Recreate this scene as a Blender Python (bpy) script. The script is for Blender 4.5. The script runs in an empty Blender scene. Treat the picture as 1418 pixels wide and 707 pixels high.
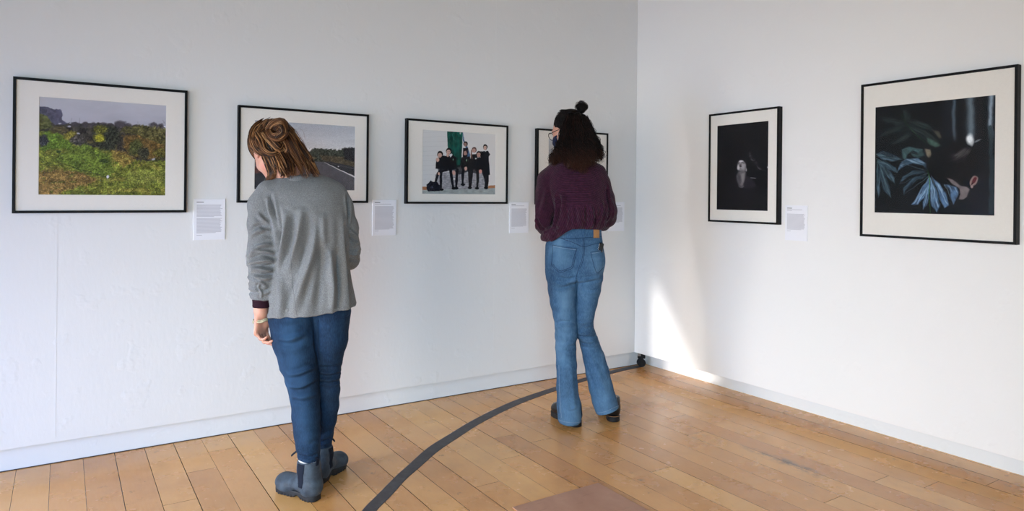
import bpy, bmesh, math, random
import numpy as np
from mathutils import Vector, Matrix
from mathutils.bvhtree import BVHTree

C = bpy.context.scene.collection
SC = bpy.context.scene
PI = math.pi

# ------------------------------------------------------------------ camera
CAM_F, CAM_YAW, CAM_ROLL, CAM_CY, CAM_H = 958.4, 0.57604, 0.009466, 270.3, 1.28
_f = np.array([math.sin(CAM_YAW), math.cos(CAM_YAW), 0.0])
_r0 = np.array([math.cos(CAM_YAW), -math.sin(CAM_YAW), 0.0])
_u0 = np.array([0, 0, 1.0])
_cr, _sr = math.cos(CAM_ROLL), math.sin(CAM_ROLL)
CAM_R, CAM_U = _cr*_r0 + _sr*_u0, -_sr*_r0 + _cr*_u0
cam_data = bpy.data.cameras.new('camera')
cam = bpy.data.objects.new('camera', cam_data)
C.objects.link(cam)
m = Matrix(((CAM_R[0], CAM_U[0], -_f[0], 0), (CAM_R[1], CAM_U[1], -_f[1], 0), (CAM_R[2], CAM_U[2], -_f[2], CAM_H), (0, 0, 0, 1)))
cam.matrix_world = m
cam_data.sensor_fit = 'HORIZONTAL'
cam_data.sensor_width = 36.0
cam_data.lens = CAM_F/1418*36.0
cam_data.shift_y = -(353.5-CAM_CY)/1418
cam_data.clip_start = 0.05
SC.camera = cam

# ------------------------------------------------------------------ world, lights, exposure
SC.view_settings.view_transform = 'Standard'
SC.view_settings.look = 'None'
SC.view_settings.gamma = 1.0
SC.view_settings.use_curve_mapping = False
SC.view_settings.exposure = -0.12
world = bpy.data.worlds.new('daylight')
SC.world = world
world.use_nodes = True
bg = world.node_tree.nodes['Background']
bg.inputs['Color'].default_value = (0.72, 0.86, 1.0, 1)
bg.inputs['Strength'].default_value = 3.8


def area(name, loc, direction, sx, sy, power, color, spread=180):
    l = bpy.data.lights.new(name, 'AREA')
    l.shape = 'RECTANGLE'
    l.size, l.size_y = sx, sy
    l.energy = power
    l.color = color
    l.spread = math.radians(spread)
    o = bpy.data.objects.new(name, l)
    C.objects.link(o)
    o.location = loc
    o.rotation_euler = Vector(direction).to_track_quat('-Z', 'Y').to_euler()
    return o


# area lamps added in the room's openings as daylight (window_1 behind the camera, window_2 in the side wall), low sun through an added slot
LP = dict(back=49, side=24, low=8, blue=31, high=48, sun=2.6)
area('daylight_back_window', (-1.84, -2.90, 1.35), (0.55, 1, -0.40), 2.3, 2.0, LP['back'], (0.46, 0.78, 0.98), 85)
area('daylight_side_window', (-3.10, 1.9, 1.1), (1, 0.05, -0.33), 1.5, 1.9, LP['side'], (0.60, 0.86, 1.0), 80)
area('low_daylight_side_window', (-3.10, 2.92, 0.72), (1, 0.015, -0.10), 0.34, 0.9, LP['low'], (1.0, 0.99, 0.97), 50)
area('skylight_side_window', (-3.08, 2.3, 0.75), (1, 0.75, -0.55), 1.4, 0.9, LP['blue'], (0.02, 0.20, 1.0), 110)
area('daylight_far_side_window', (-3.10, -0.2, 1.2), (1, 0.45, -0.33), 1.9, 1.9, LP['high'], (0.98, 0.85, 0.74), 85)
sun_l = bpy.data.lights.new('low_sun', 'SUN')
sun_l.energy = LP['sun']
sun_l.angle = math.radians(1.3)
sun_l.color = (1.0, 0.97, 0.93)
sun = bpy.data.objects.new('low_sun', sun_l)
C.objects.link(sun)
SUN_EL = math.radians(3.0)
sun.rotation_euler = Vector((math.cos(SUN_EL), 0, -math.sin(SUN_EL))).to_track_quat('-Z', 'Y').to_euler()

# ------------------------------------------------------------------ helpers


def tag(o, label=None, cat=None, group=None, kind=None):
    if label:
        o['label'] = label
    if cat:
        o['category'] = cat
    if group:
        o['group'] = group
    if kind:
        o['kind'] = kind
    return o


def empty(name, loc=(0, 0, 0), rz=0.0):
    o = bpy.data.objects.new(name, None)
    C.objects.link(o)
    o.location = loc
    o.rotation_euler = (0, 0, rz)
    o.empty_display_size = 0.1
    return o


def mesh_obj(name, verts, faces, mat=None, parent=None, smooth=False):
    me = bpy.data.meshes.new(name)
    if isinstance(verts, np.ndarray):
        nv = len(verts)
        fa = np.asarray(faces, dtype=np.int32)
        me.vertices.add(nv)
        me.vertices.foreach_set('co', verts.astype(np.float32).ravel())
        k = fa.shape[1]
        me.loops.add(fa.size)
        me.loops.foreach_set('vertex_index', fa.ravel())
        me.polygons.add(len(fa))
        me.polygons.foreach_set('loop_start', np.arange(0, fa.size, k, dtype=np.int32))
        me.polygons.foreach_set('loop_total', np.full(len(fa), k, dtype=np.int32))
        me.update(calc_edges=True)
        me.validate()
    else:
        me.from_pydata([tuple(v) for v in verts], [], faces)
    if smooth:
        me.polygons.foreach_set('use_smooth', [True]*len(me.polygons))
    me.update()
    o = bpy.data.objects.new(name, me)
    C.objects.link(o)
    if mat:
        for mm in (mat if isinstance(mat, (list, tuple)) else [mat]):
            me.materials.append(mm)
    if parent:
        o.parent = parent
    return o


def bm_obj(name, bm, mat=None, parent=None, smooth=False):
    me = bpy.data.meshes.new(name)
    bmesh.ops.recalc_face_normals(bm, faces=bm.faces)
    bm.to_mesh(me)
    bm.free()
    if smooth:
        me.polygons.foreach_set('use_smooth', [True]*len(me.polygons))
    o = bpy.data.objects.new(name, me)
    C.objects.link(o)
    if mat:
        me.materials.append(mat)
    if parent:
        o.parent = parent
    return o


def add_box(bm, x0, x1, y0, y1, z0, z1, bevel=0.0):
    r = bmesh.ops.create_cube(bm, size=1.0)
    vs = r['verts']
    for v in vs:
        v.co = Vector((x0 if v.co.x < 0 else x1, y0 if v.co.y < 0 else y1, z0 if v.co.z < 0 else z1))
    if bevel:
        es = list({e for v in vs for e in v.link_edges})
        bmesh.ops.bevel(bm, geom=es, offset=bevel, segments=2, affect='EDGES', profile=0.5)


def box_obj(name, dims, mat, parent=None, bevel=0.0):
    bm = bmesh.new()
    add_box(bm, *dims, bevel=bevel)
    return bm_obj(name, bm, mat, parent)


def struct(o):
    o['kind'] = 'structure'
    return o


# ---- materials
def srgb(*c):
    c = [x/255.0 if max(c) > 1.0 else x for x in c]
    return tuple((x/12.92 if x <= 0.04045 else ((x+0.055)/1.055)**2.4) for x in c) + (1.0,)


class NT:
    def __init__(self, name, rough=0.6, spec=0.5):
        self.m = bpy.data.materials.new(name)
        self.m.use_nodes = True
        self.t = self.m.node_tree
        self.b = self.t.nodes['Principled BSDF']
        self.b.inputs['Roughness'].default_value = rough
        self.b.inputs['Specular IOR Level'].default_value = spec

    def n(self, typ, **kw):
        nd = self.t.nodes.new(typ)
        for k, v in kw.items():
            if k.startswith('i_'):
                key = k[2:].replace('_', ' ')
                nd.inputs[int(key) if key.isdigit() else key].default_value = v
            else:
                setattr(nd, k, v)
        return nd

    def l(self, a, b):
        self.t.links.new(a, b)

    def ramp(self, src, stops, interp='LINEAR'):
        r = self.n('ShaderNodeValToRGB')
        r.color_ramp.interpolation = interp
        el = r.color_ramp.elements
        el[0].position, el[0].color = stops[0]
        el[1].position, el[1].color = stops[-1]
        for p, c in stops[1:-1]:
            e = el.new(p)
            e.color = c
        self.l(src, r.inputs[0])
        return r.outputs[0]

    def coords(self, kind='Object'):
        return self.n('ShaderNodeTexCoord').outputs[kind]

    def noise(self, vec, scale, detail=4, rough=0.5, stretch=None):
        if stretch:
            mp = self.n('ShaderNodeMapping')
            mp.inputs['Scale'].default_value = stretch
            self.l(vec, mp.inputs[0])
            vec = mp.outputs[0]
        nn = self.n('ShaderNodeTexNoise')
        nn.inputs['Scale'].default_value = scale
        nn.inputs['Detail'].default_value = detail
        nn.inputs['Roughness'].default_value = rough
        self.l(vec, nn.inputs['Vector'])
        return nn.outputs['Fac']

    def mix(self, fac, a, b, mode='MIX'):
        mx = self.n('ShaderNodeMix', data_type='RGBA', blend_type=mode)
        for src, sock in ((fac, mx.inputs[0]), (a, mx.inputs[6]), (b, mx.inputs[7])):
            if hasattr(src, 'links'):
                self.l(src, sock)
            else:
                sock.default_value = src
        return mx.outputs[2]

    def math(self, op, a, b=0.0):
        mm = self.n('ShaderNodeMath', operation=op)
        for src, sock in ((a, mm.inputs[0]), (b, mm.inputs[1])):
            if hasattr(src, 'links'):
                self.l(src, sock)
            else:
                sock.default_value = src
        return mm.outputs[0]

    def base(self, src):
        if hasattr(src, 'links'):
            self.l(src, self.b.inputs['Base Color'])
        else:
            self.b.inputs['Base Color'].default_value = src
        return self

    def bump(self, src, dist=0.001, strength=1.0, prev=None):
        bp = self.n('ShaderNodeBump')
        bp.inputs['Distance'].default_value = dist
        bp.inputs['Strength'].default_value = strength
        self.l(src, bp.inputs['Height'])
        if prev:
            self.l(prev, bp.inputs['Normal'])
        self.l(bp.outputs[0], self.b.inputs['Normal'])
        return bp.outputs[0]


def plain(name, col, rough=0.6, spec=0.5, metal=0.0, noise_amt=0.06, scale=60):
    t = NT(name, rough, spec)
    t.b.inputs['Metallic'].default_value = metal
    nz = t.noise(t.coords(), scale)
    a = tuple(min(1, c*(1-noise_amt)) for c in col[:3]) + (1,)
    b = tuple(min(1, c*(1+noise_amt)) for c in col[:3]) + (1,)
    t.base(t.ramp(nz, [(0.3, a), (0.7, b)]))
    return t.m


def mat_wall(name, col):
    t = NT(name, 0.62, 0.3)
    co = t.coords()
    big = t.noise(co, 1.3, 3)
    a = tuple(c*0.985 for c in col[:3]) + (1,)
    t.base(t.ramp(big, [(0.3, a), (0.7, col)]))
    fine = t.noise(co, 60, 4, 0.6, (1, 1, 0.35))
    b1 = t.bump(fine, 0.0012, 0.55)
    blob = t.noise(co, 9, 3, 0.5)
    blob = t.ramp(blob, [(0.60, (0, 0, 0, 1)), (0.72, (1, 1, 1, 1))])
    t.bump(blob, 0.0022, 0.6, b1)
    return t.m


M = {}
M['wall'] = mat_wall('white_wall_paint', srgb(232, 231, 230))
M['wall_r'] = mat_wall('white_panel_paint', srgb(240, 238, 237))
M['skirt'] = mat_wall('white_skirting_paint', srgb(228, 230, 232))
M['ceil'] = plain('ceiling_paint', srgb(165, 165, 165), 0.8, 0.2, noise_amt=0.02, scale=3)
M['black_frame'] = plain('black_frame_lacquer', srgb(10, 10, 12), 0.5, 0.2, noise_amt=0.15, scale=30)
M['mat_board'] = plain('ivory_mount_board', srgb(236, 231, 224), 0.85, 0.2, noise_amt=0.012, scale=90)
M['foam'] = plain('white_foam_board', srgb(240, 240, 243), 0.7, 0.2, noise_amt=0.01)
M['black_rubber'] = plain('black_rubber', srgb(20, 21, 24), 0.6, 0.3)
M['steel'] = plain('zinc_steel', srgb(170, 172, 175), 0.35, 0.5, metal=1.0)


def mat_glazing():
    t = NT('picture_glass')
    tr = t.n('ShaderNodeBsdfTransparent')
    gl = t.n('ShaderNodeBsdfGlossy')
    gl.inputs['Roughness'].default_value = 0.14
    mx = t.n('ShaderNodeMixShader')
    mx.inputs[0].default_value = 0.008     # low-reflection picture glass
    t.l(tr.outputs[0], mx.inputs[1])
    t.l(gl.outputs[0], mx.inputs[2])
    out = t.t.nodes['Material Output']
    t.l(mx.outputs[0], out.inputs[0])
    return t.m


M['glazing'] = mat_glazing()


def mat_print(name, rough=0.5, spec=0.3):
    t = NT(name, rough, spec)
    a = t.n('ShaderNodeVertexColor', layer_name='ink')
    t.base(a.outputs[0])
    return t.m


M['print'] = mat_print('photographic_print', 0.6, 0.15)
M['card_print'] = mat_print('laser_print', 0.8, 0.2)

# ------------------------------------------------------------------ room
WL, WR = 3.855, 3.612           # faces of the left and right wall panels
SL, SR = 3.900, 3.757           # faces of the skirting behind them
WZ = 0.113                      # panels stop short of the floor
X0, Y0, ZC = -3.2, -3.0, 3.5

# floor: planks running along y, width 0.1302, one mesh
rng = random.Random(4)


def build_floor():
    W = 0.1302
    xs0 = -0.168
    bm = bmesh.new()
    tone = bm.loops.layers.float_color.new('tone')
    fixed = {13: [2.625, 0.9], 18: [2.52, 0.2], 19: [2.34, 0.35], 12: [1.2], 22: [1.72, 3.4], 25: [1.73, -0.2], 28: [1.438, -0.6],
             16: [1.3, 3.1], 17: [0.9, 2.95], 5: [0.7, 3.45], 9: [3.44, 1.2], 7: [2.1], 21: [0.9, 2.9], 23: [0.7, 2.6]}

    def quad(x0, x1, y0, y1, z, col):
        f = bm.faces.new([bm.verts.new(p) for p in ((x0, y0, z), (x1, y0, z), (x1, y1, z), (x0, y1, z))])
        for lp in f.loops:
            lp[tone] = col
    k0, k1 = int((X0-xs0)/W)-1, int((SR+0.05-xs0)/W)+1
    for k in range(k0, k1+1):
        a, b = xs0+k*W, xs0+(k+1)*W
        if k in fixed:
            js = sorted(fixed[k])
            lo = js[0]
            while lo > Y0:
                lo -= rng.uniform(1.4, 2.3)
                js.append(lo)
            js = sorted(js)
        else:
            js = []
            y = Y0+rng.uniform(-1.5, 0)
            while y < 4:
                js.append(y)
                y += rng.uniform(1.5, 2.6)
        js = [Y0-0.05]+[j for j in js if Y0 < j < SL-0.1]+[SL+0.05]
        g = rng.choice([0.0018, 0.0024, 0.0012, 0.0007])
        for j0, j1 in zip(js[:-1], js[1:]):
            col = (rng.random(), rng.random(), rng.random(), 1)
            quad(a+g, b-0.0005, j0+0.0008, j1-0.0008, 0.0, col)
    # dark underside seen in the gaps, and outer body
    quad(X0-0.1, SR+0.1, Y0-0.1, SL+0.1, -0.004, (0, 0, 0, 0))
    me = bpy.data.meshes.new('floor')
    bm.to_mesh(me)
    bm.free()
    o = bpy.data.objects.new('floor', me)
    C.objects.link(o)
    t = NT('maple_planks', 0.3, 0.55)
    co = t.coords()
    at = t.n('ShaderNodeVertexColor', layer_name='tone')
    sep = t.n('ShaderNodeSeparateColor')
    t.l(at.outputs[0], sep.inputs[0])
    # shift grain per plank
    comb = t.n('ShaderNodeCombineXYZ')
    t.l(sep.outputs[1], comb.inputs[2])
    add = t.n('ShaderNodeVectorMath', operation='MULTIPLY_ADD')
    t.l(comb.outputs[0], add.inputs[0])
    add.inputs[1].default_value = (0, 0, 7)
    t.l(co, add.inputs[2])
    pc = t.ramp(sep.outputs[0], [(0.0, srgb(216, 153, 90)), (0.3, srgb(225, 163, 98)), (0.65, srgb(231, 171, 104)), (1.0, srgb(237, 180, 112))])
    red = t.ramp(sep.outputs[2], [(0.84, (0, 0, 0, 1)), (0.95, (1, 1, 1, 1))])
    pc = t.mix(t.math('MULTIPLY', red, 0.32), pc, srgb(176, 112, 72))
    grain = t.noise(add.outputs[0], 26, 6, 0.62, (4.5, 0.55, 1))
    pc = t.mix(t.ramp(grain, [(0.35, (0, 0, 0, 1)), (0.8, (0.16, 0.16, 0.16, 1))]), pc, srgb(246, 202, 136))
    dirt = t.noise(co, 2.1, 5, 0.65, (1.0, 0.8, 1))
    pc = t.mix(t.ramp(dirt, [(0.48, (0, 0, 0, 1)), (0.72, (0.42, 0.42, 0.42, 1))]), pc, srgb(176, 118, 70))
    sc1 = t.noise(co, 17, 6, 0.75, (1.0, 0.75, 1))
    sc2 = t.noise(co, 2.4, 3, 0.5)
    spots = t.math('MULTIPLY', t.ramp(sc1, [(0.60, (0, 0, 0, 1)), (0.70, (1, 1, 1, 1))]), t.ramp(sc2, [(0.45, (0.1, 0.1, 0.1, 1)), (0.62, (0.62, 0.62, 0.62, 1))]))
    pc = t.mix(spots, pc, srgb(84, 68, 58))
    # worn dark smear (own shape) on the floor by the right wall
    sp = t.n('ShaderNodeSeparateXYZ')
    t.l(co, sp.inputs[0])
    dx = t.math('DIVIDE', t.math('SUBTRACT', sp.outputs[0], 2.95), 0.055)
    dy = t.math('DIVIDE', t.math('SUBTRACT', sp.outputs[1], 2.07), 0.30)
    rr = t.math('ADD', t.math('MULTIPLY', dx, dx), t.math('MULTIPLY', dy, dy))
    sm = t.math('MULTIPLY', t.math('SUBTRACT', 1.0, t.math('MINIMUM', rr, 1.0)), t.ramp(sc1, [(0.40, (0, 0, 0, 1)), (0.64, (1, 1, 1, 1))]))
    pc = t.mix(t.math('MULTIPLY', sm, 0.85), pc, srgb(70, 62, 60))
    gap = t.ramp(at.outputs[1], [(0.3, (0, 0, 0, 1)), (0.7, (1, 1, 1, 1))])
    pc = t.mix(gap, srgb(30, 20, 14), pc)
    t.base(pc)
    rg = t.ramp(t.noise(co, 5, 4, 0.6), [(0.3, (0.17, 0.17, 0.17, 1)), (0.75, (0.34, 0.34, 0.34, 1))])
    t.l(rg, t.b.inputs['Roughness'])
    t.bump(t.noise(co, 3.0, 2, 0.5), 0.003, 0.2)
    me.materials.append(t.m)
    return struct(o)


build_floor()

# left wall panel with two filled joints, right wall panel (stands on castors, clear of the floor)
bm = bmesh.new()
add_box(bm, X0, SR, WL, SL, WZ, ZC)
for sx in (-0.02, 2.372):
    add_box(bm, sx-0.0022, sx+0.0022, WL-0.0007, WL+0.002, WZ+0.001, ZC-0.01)
    add_box(bm, sx+0.0022, sx+0.0042, WL-0.0002, WL+0.002, WZ+0.001, ZC-0.01)
struct(bm_obj('wall_left', bm, M['wall']))
bm = bmesh.new()
add_box(bm, WR, SR-0.02, Y0, WL-0.0015, WZ, ZC, bevel=0.0012)
struct(bm_obj('wall_right', bm, M['wall_r']))
bm = bmesh.new()
add_box(bm, X0, SR+0.02, SL, SL+0.05, -0.004, WZ+0.2)
struct(bm_obj('baseboard_left', bm, M['skirt']))
bm = bmesh.new()
add_box(bm, SR, SR+0.05, Y0, SL, -0.004, ZC)
struct(bm_obj('baseboard_right', bm, M['skirt']))
# dark strip put in as the shadow gap where skirting meets the boards
struct(box_obj('trim_1', (X0, SR, SL-0.004, SL+0.001, -0.003, 0.0035), plain('dark_shadow_gap', srgb(60, 50, 44), 0.8)))
struct(box_obj('ceiling', (X0-0.1, SR+0.1, Y0-0.1, SL+0.1, ZC, ZC+0.08), M['ceil']))


def wall_with_holes(name, axis, pos, thick, u0, u1, holes):
    """vertical wall in the plane axis=pos, holes = [(ua, ub, za, zb)] disjoint in u"""
    bm = bmesh.new()

    def bx(a, b, z0, z1):
        if b-a < 1e-4 or z1-z0 < 1e-4:
            return
        if axis == 'x':
            add_box(bm, pos-thick, pos, a, b, z0, z1)
        else:
            add_box(bm, a, b, pos-thick, pos, z0, z1)
    cur = u0
    for a, b, z0, z1 in sorted(holes):
        bx(cur, a, 0, ZC)
        bx(a, b, 0, z0)
        bx(a, b, z1, ZC)
        cur = b
    bx(cur, u1, 0, ZC)
    return struct(bm_obj(name, bm, M['wall']))


wall_with_holes('wall_back', 'y', Y0, 0.15, X0-0.15, SR+0.1, [(-3.0, -0.66, 0.3, 2.4)])
wall_with_holes('wall_side', 'x', X0, 0.15, Y0, SL+0.05, [(-1.15, 3.08, 0.15, 2.2), (3.16, 3.665, 0.03, 1.25)])  # second opening is a slot added to let the low sun in


def window(name, axis, pos, a, b, z0, z1, n):
    bm = bmesh.new()
    w = 0.05

    def bx(p, q, r, s):
        if axis == 'x':
            add_box(bm, pos-0.11, pos-0.05, p, q, r, s, 0.004)
        else:
            add_box(bm, p, q, pos-0.11, pos-0.05, r, s, 0.004)
    bx(a, b, z0, z0+w)
    bx(a, b, z1-w, z1)
    for i in range(n+1):
        c = a+w/2+(b-a-w)*i/n
        bx(c-w/2, c+w/2, z0+w, z1-w)
    o = struct(bm_obj(name, bm, plain('window_frame_paint_'+name, srgb(90, 92, 95), 0.5)))
    g = bmesh.new()
    if axis == 'x':
        add_box(g, pos-0.084, pos-0.078, a+w, b-w, z0+w, z1-w)
    else:
        add_box(g, a+w, b-w, pos-0.084, pos-0.078, z0+w, z1-w)
    p = bm_obj('window_pane', g, M['glazing'], o)
    return o


window('window_1', 'y', Y0, -3.0, -0.66, 0.3, 2.4, 3)
window('window_2', 'x', X0, -1.15, 3.08, 0.15, 2.2, 4)
# unseen blocker added outside the side wall slot to shape the sun patch: the low sun clears it only under its sloping edge


def outside_sun_blocker():
    dz = (SR-(-4.3))*math.tan(SUN_EL)

    def zc(y):
        return 0.10+(y-3.25)*1.375+dz
    bm = bmesh.new()
    for poly in ([(-4, -0.5), (3.02, -0.5), (3.02, 6), (-4, 6)], [(3.02, zc(3.02)), (3.7, zc(3.7)), (3.7, 6), (3.02, 6)], [(3.7, -0.5), (6, -0.5), (6, 6), (3.7, 6)]):
        v = [[bm.verts.new((x, y, z)) for y, z in poly] for x in (-4.4, -4.3)]
        bm.faces.new(v[0])
        bm.faces.new(v[1][::-1])
        for i in range(len(poly)):
            j = (i+1) % len(poly)
            bm.faces.new((v[0][i], v[0][j], v[1][j], v[1][i]))
    struct(bm_obj('sun_blocker', bm, plain('sun_blocker_render', srgb(170, 165, 158), 0.9)))


outside_sun_blocker()

# ------------------------------------------------------------------ curved dark track set in the floor
TU = [[0.86, 2.47], [1.024, 2.669], [1.131, 2.774], [1.285, 2.922], [1.381, 3.006], [1.56, 3.161], [1.74, 3.277], [1.959, 3.411], [2.183, 3.525],
      [2.414, 3.622], [2.782, 3.727], [3.066, 3.80], [3.41, 3.866], [3.66, 3.885]]
TD = [[0.905, 2.435], [1.068, 2.632], [1.181, 2.738], [1.305, 2.862], [1.40, 2.94], [1.581, 3.09], [1.765, 3.212], [1.968, 3.340], [2.187, 3.452],
      [2.42, 3.552], [2.79, 3.668], [3.07, 3.742], [3.42, 3.806], [3.67, 3.826]]


def resample(P, n):
    P = np.array(P, float)
    d = np.r_[0, np.cumsum(np.linalg.norm(np.diff(P, axis=0), axis=1))]
    t = np.linspace(0, d[-1], n)
    # catmull-rom through points
    out = []
    for x in t:
        i = min(len(P)-2, max(0, np.searchsorted(d, x)-1))
        u = (x-d[i])/(d[i+1]-d[i]+1e-9)
        p0, p1, p2, p3 = P[max(i-1, 0)], P[i], P[i+1], P[min(i+2, len(P)-1)]
        out.append(0.5*((2*p1)+(-p0+p2)*u+(2*p0-5*p1+4*p2-p3)*u*u+(-p0+3*p1-3*p2+p3)*u**3))
    return np.array(out)


a_, b_ = resample(TU, 90), resample(TD, 90)
bm = bmesh.new()
rows = []
for p, q in zip(a_, b_):
    rows.append([bm.verts.new((p[0], p[1], -0.002)), bm.verts.new((p[0], p[1], 0.0012)), bm.verts.new((p[0]*.94+q[0]*.06, p[1]*.94+q[1]*.06, 0.002)),
                 bm.verts.new((p[0]*.08+q[0]*.92, p[1]*.08+q[1]*.92, 0.002)), bm.verts.new((q[0], q[1], 0.0012)), bm.verts.new((q[0], q[1], -0.002))])
for r, s in zip(rows[:-1], rows[1:]):
    for i in range(5):
        bm.faces.new((r[i], r[i+1], s[i+1], s[i]))
t = NT('dark_track_filler', 0.5, 0.4)
co = t.coords()
t.base(t.ramp(t.noise(co, 22, 5, 0.7), [(0.3, srgb(52, 50, 54)), (0.55, srgb(70, 68, 72)), (0.8, srgb(98, 95, 98))]))
t.bump(t.noise(co, 60, 3), 0.001, 0.5)
struct(bm_obj('trim_2', bm, t.m))

# reddish hardboard sheet lying on the planks at the bottom edge of the view
t = NT('brown_hardboard', 0.5, 0.4)
co = t.coords()
c_ = t.ramp(t.noise(co, 7, 5, 0.6, (1, .6, 1)), [(0.3, srgb(176, 130, 106)), (0.6, srgb(190, 143, 118)), (0.8, srgb(200, 154, 128))])
scr = t.ramp(t.noise(co, 40, 3, 0.6, (0.25, 2.2, 1)), [(0.62, (0, 0, 0, 1)), (0.7, (0.3, 0.3, 0.3, 1))])
t.base(t.mix(scr, c_, srgb(140, 100, 80)))
bd = box_obj('hardboard_sheet', (0, 0.457, -0.62, 0.0, 0.0021, 0.0056), t.m, bevel=0.0008)
bd.location = (1.556, 2.372, -0.0018)
tag(bd, 'reddish brown hardboard sheet lying flat on the plank floor', 'board')

# ------------------------------------------------------------------ prints painted numerically


def nz2(x, y, seed=0):
    xi, yi = np.floor(x), np.floor(y)
    xf, yf = x-xi, y-yi
    xf, yf = xf*xf*(3-2*xf), yf*yf*(3-2*yf)

    def h(a, b):
        s = np.sin(a*127.1+b*311.7+seed*74.7)*43758.5453
        return s-np.floor(s)
    return (h(xi, yi)*(1-xf)+h(xi+1, yi)*xf)*(1-yf)+(h(xi, yi+1)*(1-xf)+h(xi+1, yi+1)*xf)*yf


def fbm(x, y, seed=0, o=4):
    s, a, t = 0, 0.5, 0
    for i in range(o):
        s = s+a*nz2(x*2**i, y*2**i, seed+i*13)
        t += a
        a *= 0.55
    return s/t


class Pic:
    """paints in a coordinate frame given by four corners TL TR BR BL"""

    def __init__(self, nx, ny, corners):
        u, v = np.meshgrid(np.linspace(0, 1, nx), np.linspace(0, 1, ny))
        TLc, TRc, BRc, BLc = [np.array(c, float) for c in corners]
        P = (TLc*((1-u)*(1-v))[..., None]+TRc*(u*(1-v))[..., None]+BRc*(u*v)[..., None]+BLc*((1-u)*v)[..., None])
        self.X, self.Y, self.u, self.v = P[..., 0], P[..., 1], u, v
        self.nx, self.ny = nx, ny
        self.im = np.zeros((ny, nx, 3))

    def warp(self, amt, sc, seed=3):
        dx = (fbm(self.X*sc, self.Y*sc, seed, 3)-.5)*2*amt
        dy = (fbm(self.X*sc, self.Y*sc, seed+31, 3)-.5)*2*amt
        self.X, self.Y = self.X+dx, self.Y+dy

    def grain(self, amt, sc, mask=1.0, seed=7):
        n = fbm(self.X*sc, self.Y*sc*1.3, seed, 3)-.5
        self.im = np.clip(self.im*(1+2*amt*(n*mask)[..., None]), 0, 1)

    def put(self, mask, col, tex=0.0, tscale=0.1, seed=1):
        col = np.array(col, float)/255
        c = np.broadcast_to(col, self.im.shape)
        if tex:
            n = fbm(self.X*tscale, self.Y*tscale, seed, 4)-0.5
            c = c*(1+tex*2*n[..., None])
        mask = np.clip(mask, 0, 1)[..., None]
        self.im = self.im*(1-mask)+c*mask

    def sd_poly(self, pts):
        X, Y = self.X, self.Y
        d = np.full(X.shape, 1e18)
        inside = np.zeros(X.shape, bool)
        n = len(pts)
        for i in range(n):
            ax, ay = pts[i]
            bx, by = pts[(i+1) % n]
            ex, ey = bx-ax, by-ay
            wx, wy = X-ax, Y-ay
            t = np.clip((wx*ex+wy*ey)/(ex*ex+ey*ey+1e-9), 0, 1)
            d = np.minimum(d, (wx-t*ex)**2+(wy-t*ey)**2)
            c = ((ay > Y) != (by > Y)) & (X < (bx-ax)*(Y-ay)/(by-ay+1e-12)+ax)
            inside ^= c
        d = np.sqrt(d)
        return np.where(inside, -d, d)

    def poly(self, pts, col, soft=1.5, tex=0, tscale=0.1, seed=1, op=1.0, rough=0.0):
        d = self.sd_poly(pts)
        if rough:
            d = d+rough*(fbm(self.X*0.12, self.Y*0.12, seed+5)-0.5)*2
        self.put(np.clip(0.5-d/soft, 0, 1)*op, col, tex, tscale, seed)

    def ell(self, cx, cy, rx, ry, col, soft=0.15, tex=0, rot=0, op=1.0, tscale=0.1, seed=1, rough=0.0):
        c, s = math.cos(rot), math.sin(rot)
        dx, dy = self.X-cx, self.Y-cy
        r = np.hypot((dx*c+dy*s)/rx, (-dx*s+dy*c)/ry)
        if rough:
            r = r+rough*(fbm(self.X*0.09, self.Y*0.09, seed+9)-0.5)*2
        self.put(np.clip((1-r)/soft+0.5, 0, 1)*op, col, tex, tscale, seed)

    def line(self, pts, w, col, soft=1.5, op=1.0):
        X, Y = self.X, self.Y
        ws = w if isinstance(w, (list, tuple)) else [w]*len(pts)
        for i in range(len(pts)-1):
            (ax, ay), (bx, by) = pts[i], pts[i+1]
            ex, ey = bx-ax, by-ay
            t = np.clip(((X-ax)*ex+(Y-ay)*ey)/(ex*ex+ey*ey+1e-9), 0, 1)
            d = np.hypot(X-ax-t*ex, Y-ay-t*ey)-(ws[i]*(1-t)+ws[i+1]*t)/2
            self.put(np.clip(0.5-d/soft, 0, 1)*op, col)

    def obj(self, name, w, h, mat, parent, to3, gain=1.0):
        """to3(a, b): a right 0..w, b up 0..h -> local xyz"""
        a, b = self.u.ravel()*w, (1-self.v.ravel())*h
        V = np.array([to3(p, q) for p, q in zip(a, b)])
        idx = np.arange(self.nx*self.ny).reshape(self.ny, self.nx)
        F = np.stack([idx[1:, :-1], idx[1:, 1:], idx[:-1, 1:], idx[:-1, :-1]], -1).reshape(-1, 4)
        o = mesh_obj(name, V, F, mat, parent)
        c = np.clip(self.im.reshape(-1, 3)*gain, 0, 1)
        lin = np.where(c <= 0.04045, c/12.92, ((c+0.055)/1.055)**2.4)
        at = o.data.color_attributes.new('ink', 'FLOAT_COLOR', 'POINT')
        at.data.foreach_set('color', np.c_[lin, np.ones(len(lin))].astype(np.float32).ravel())
        return o


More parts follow.
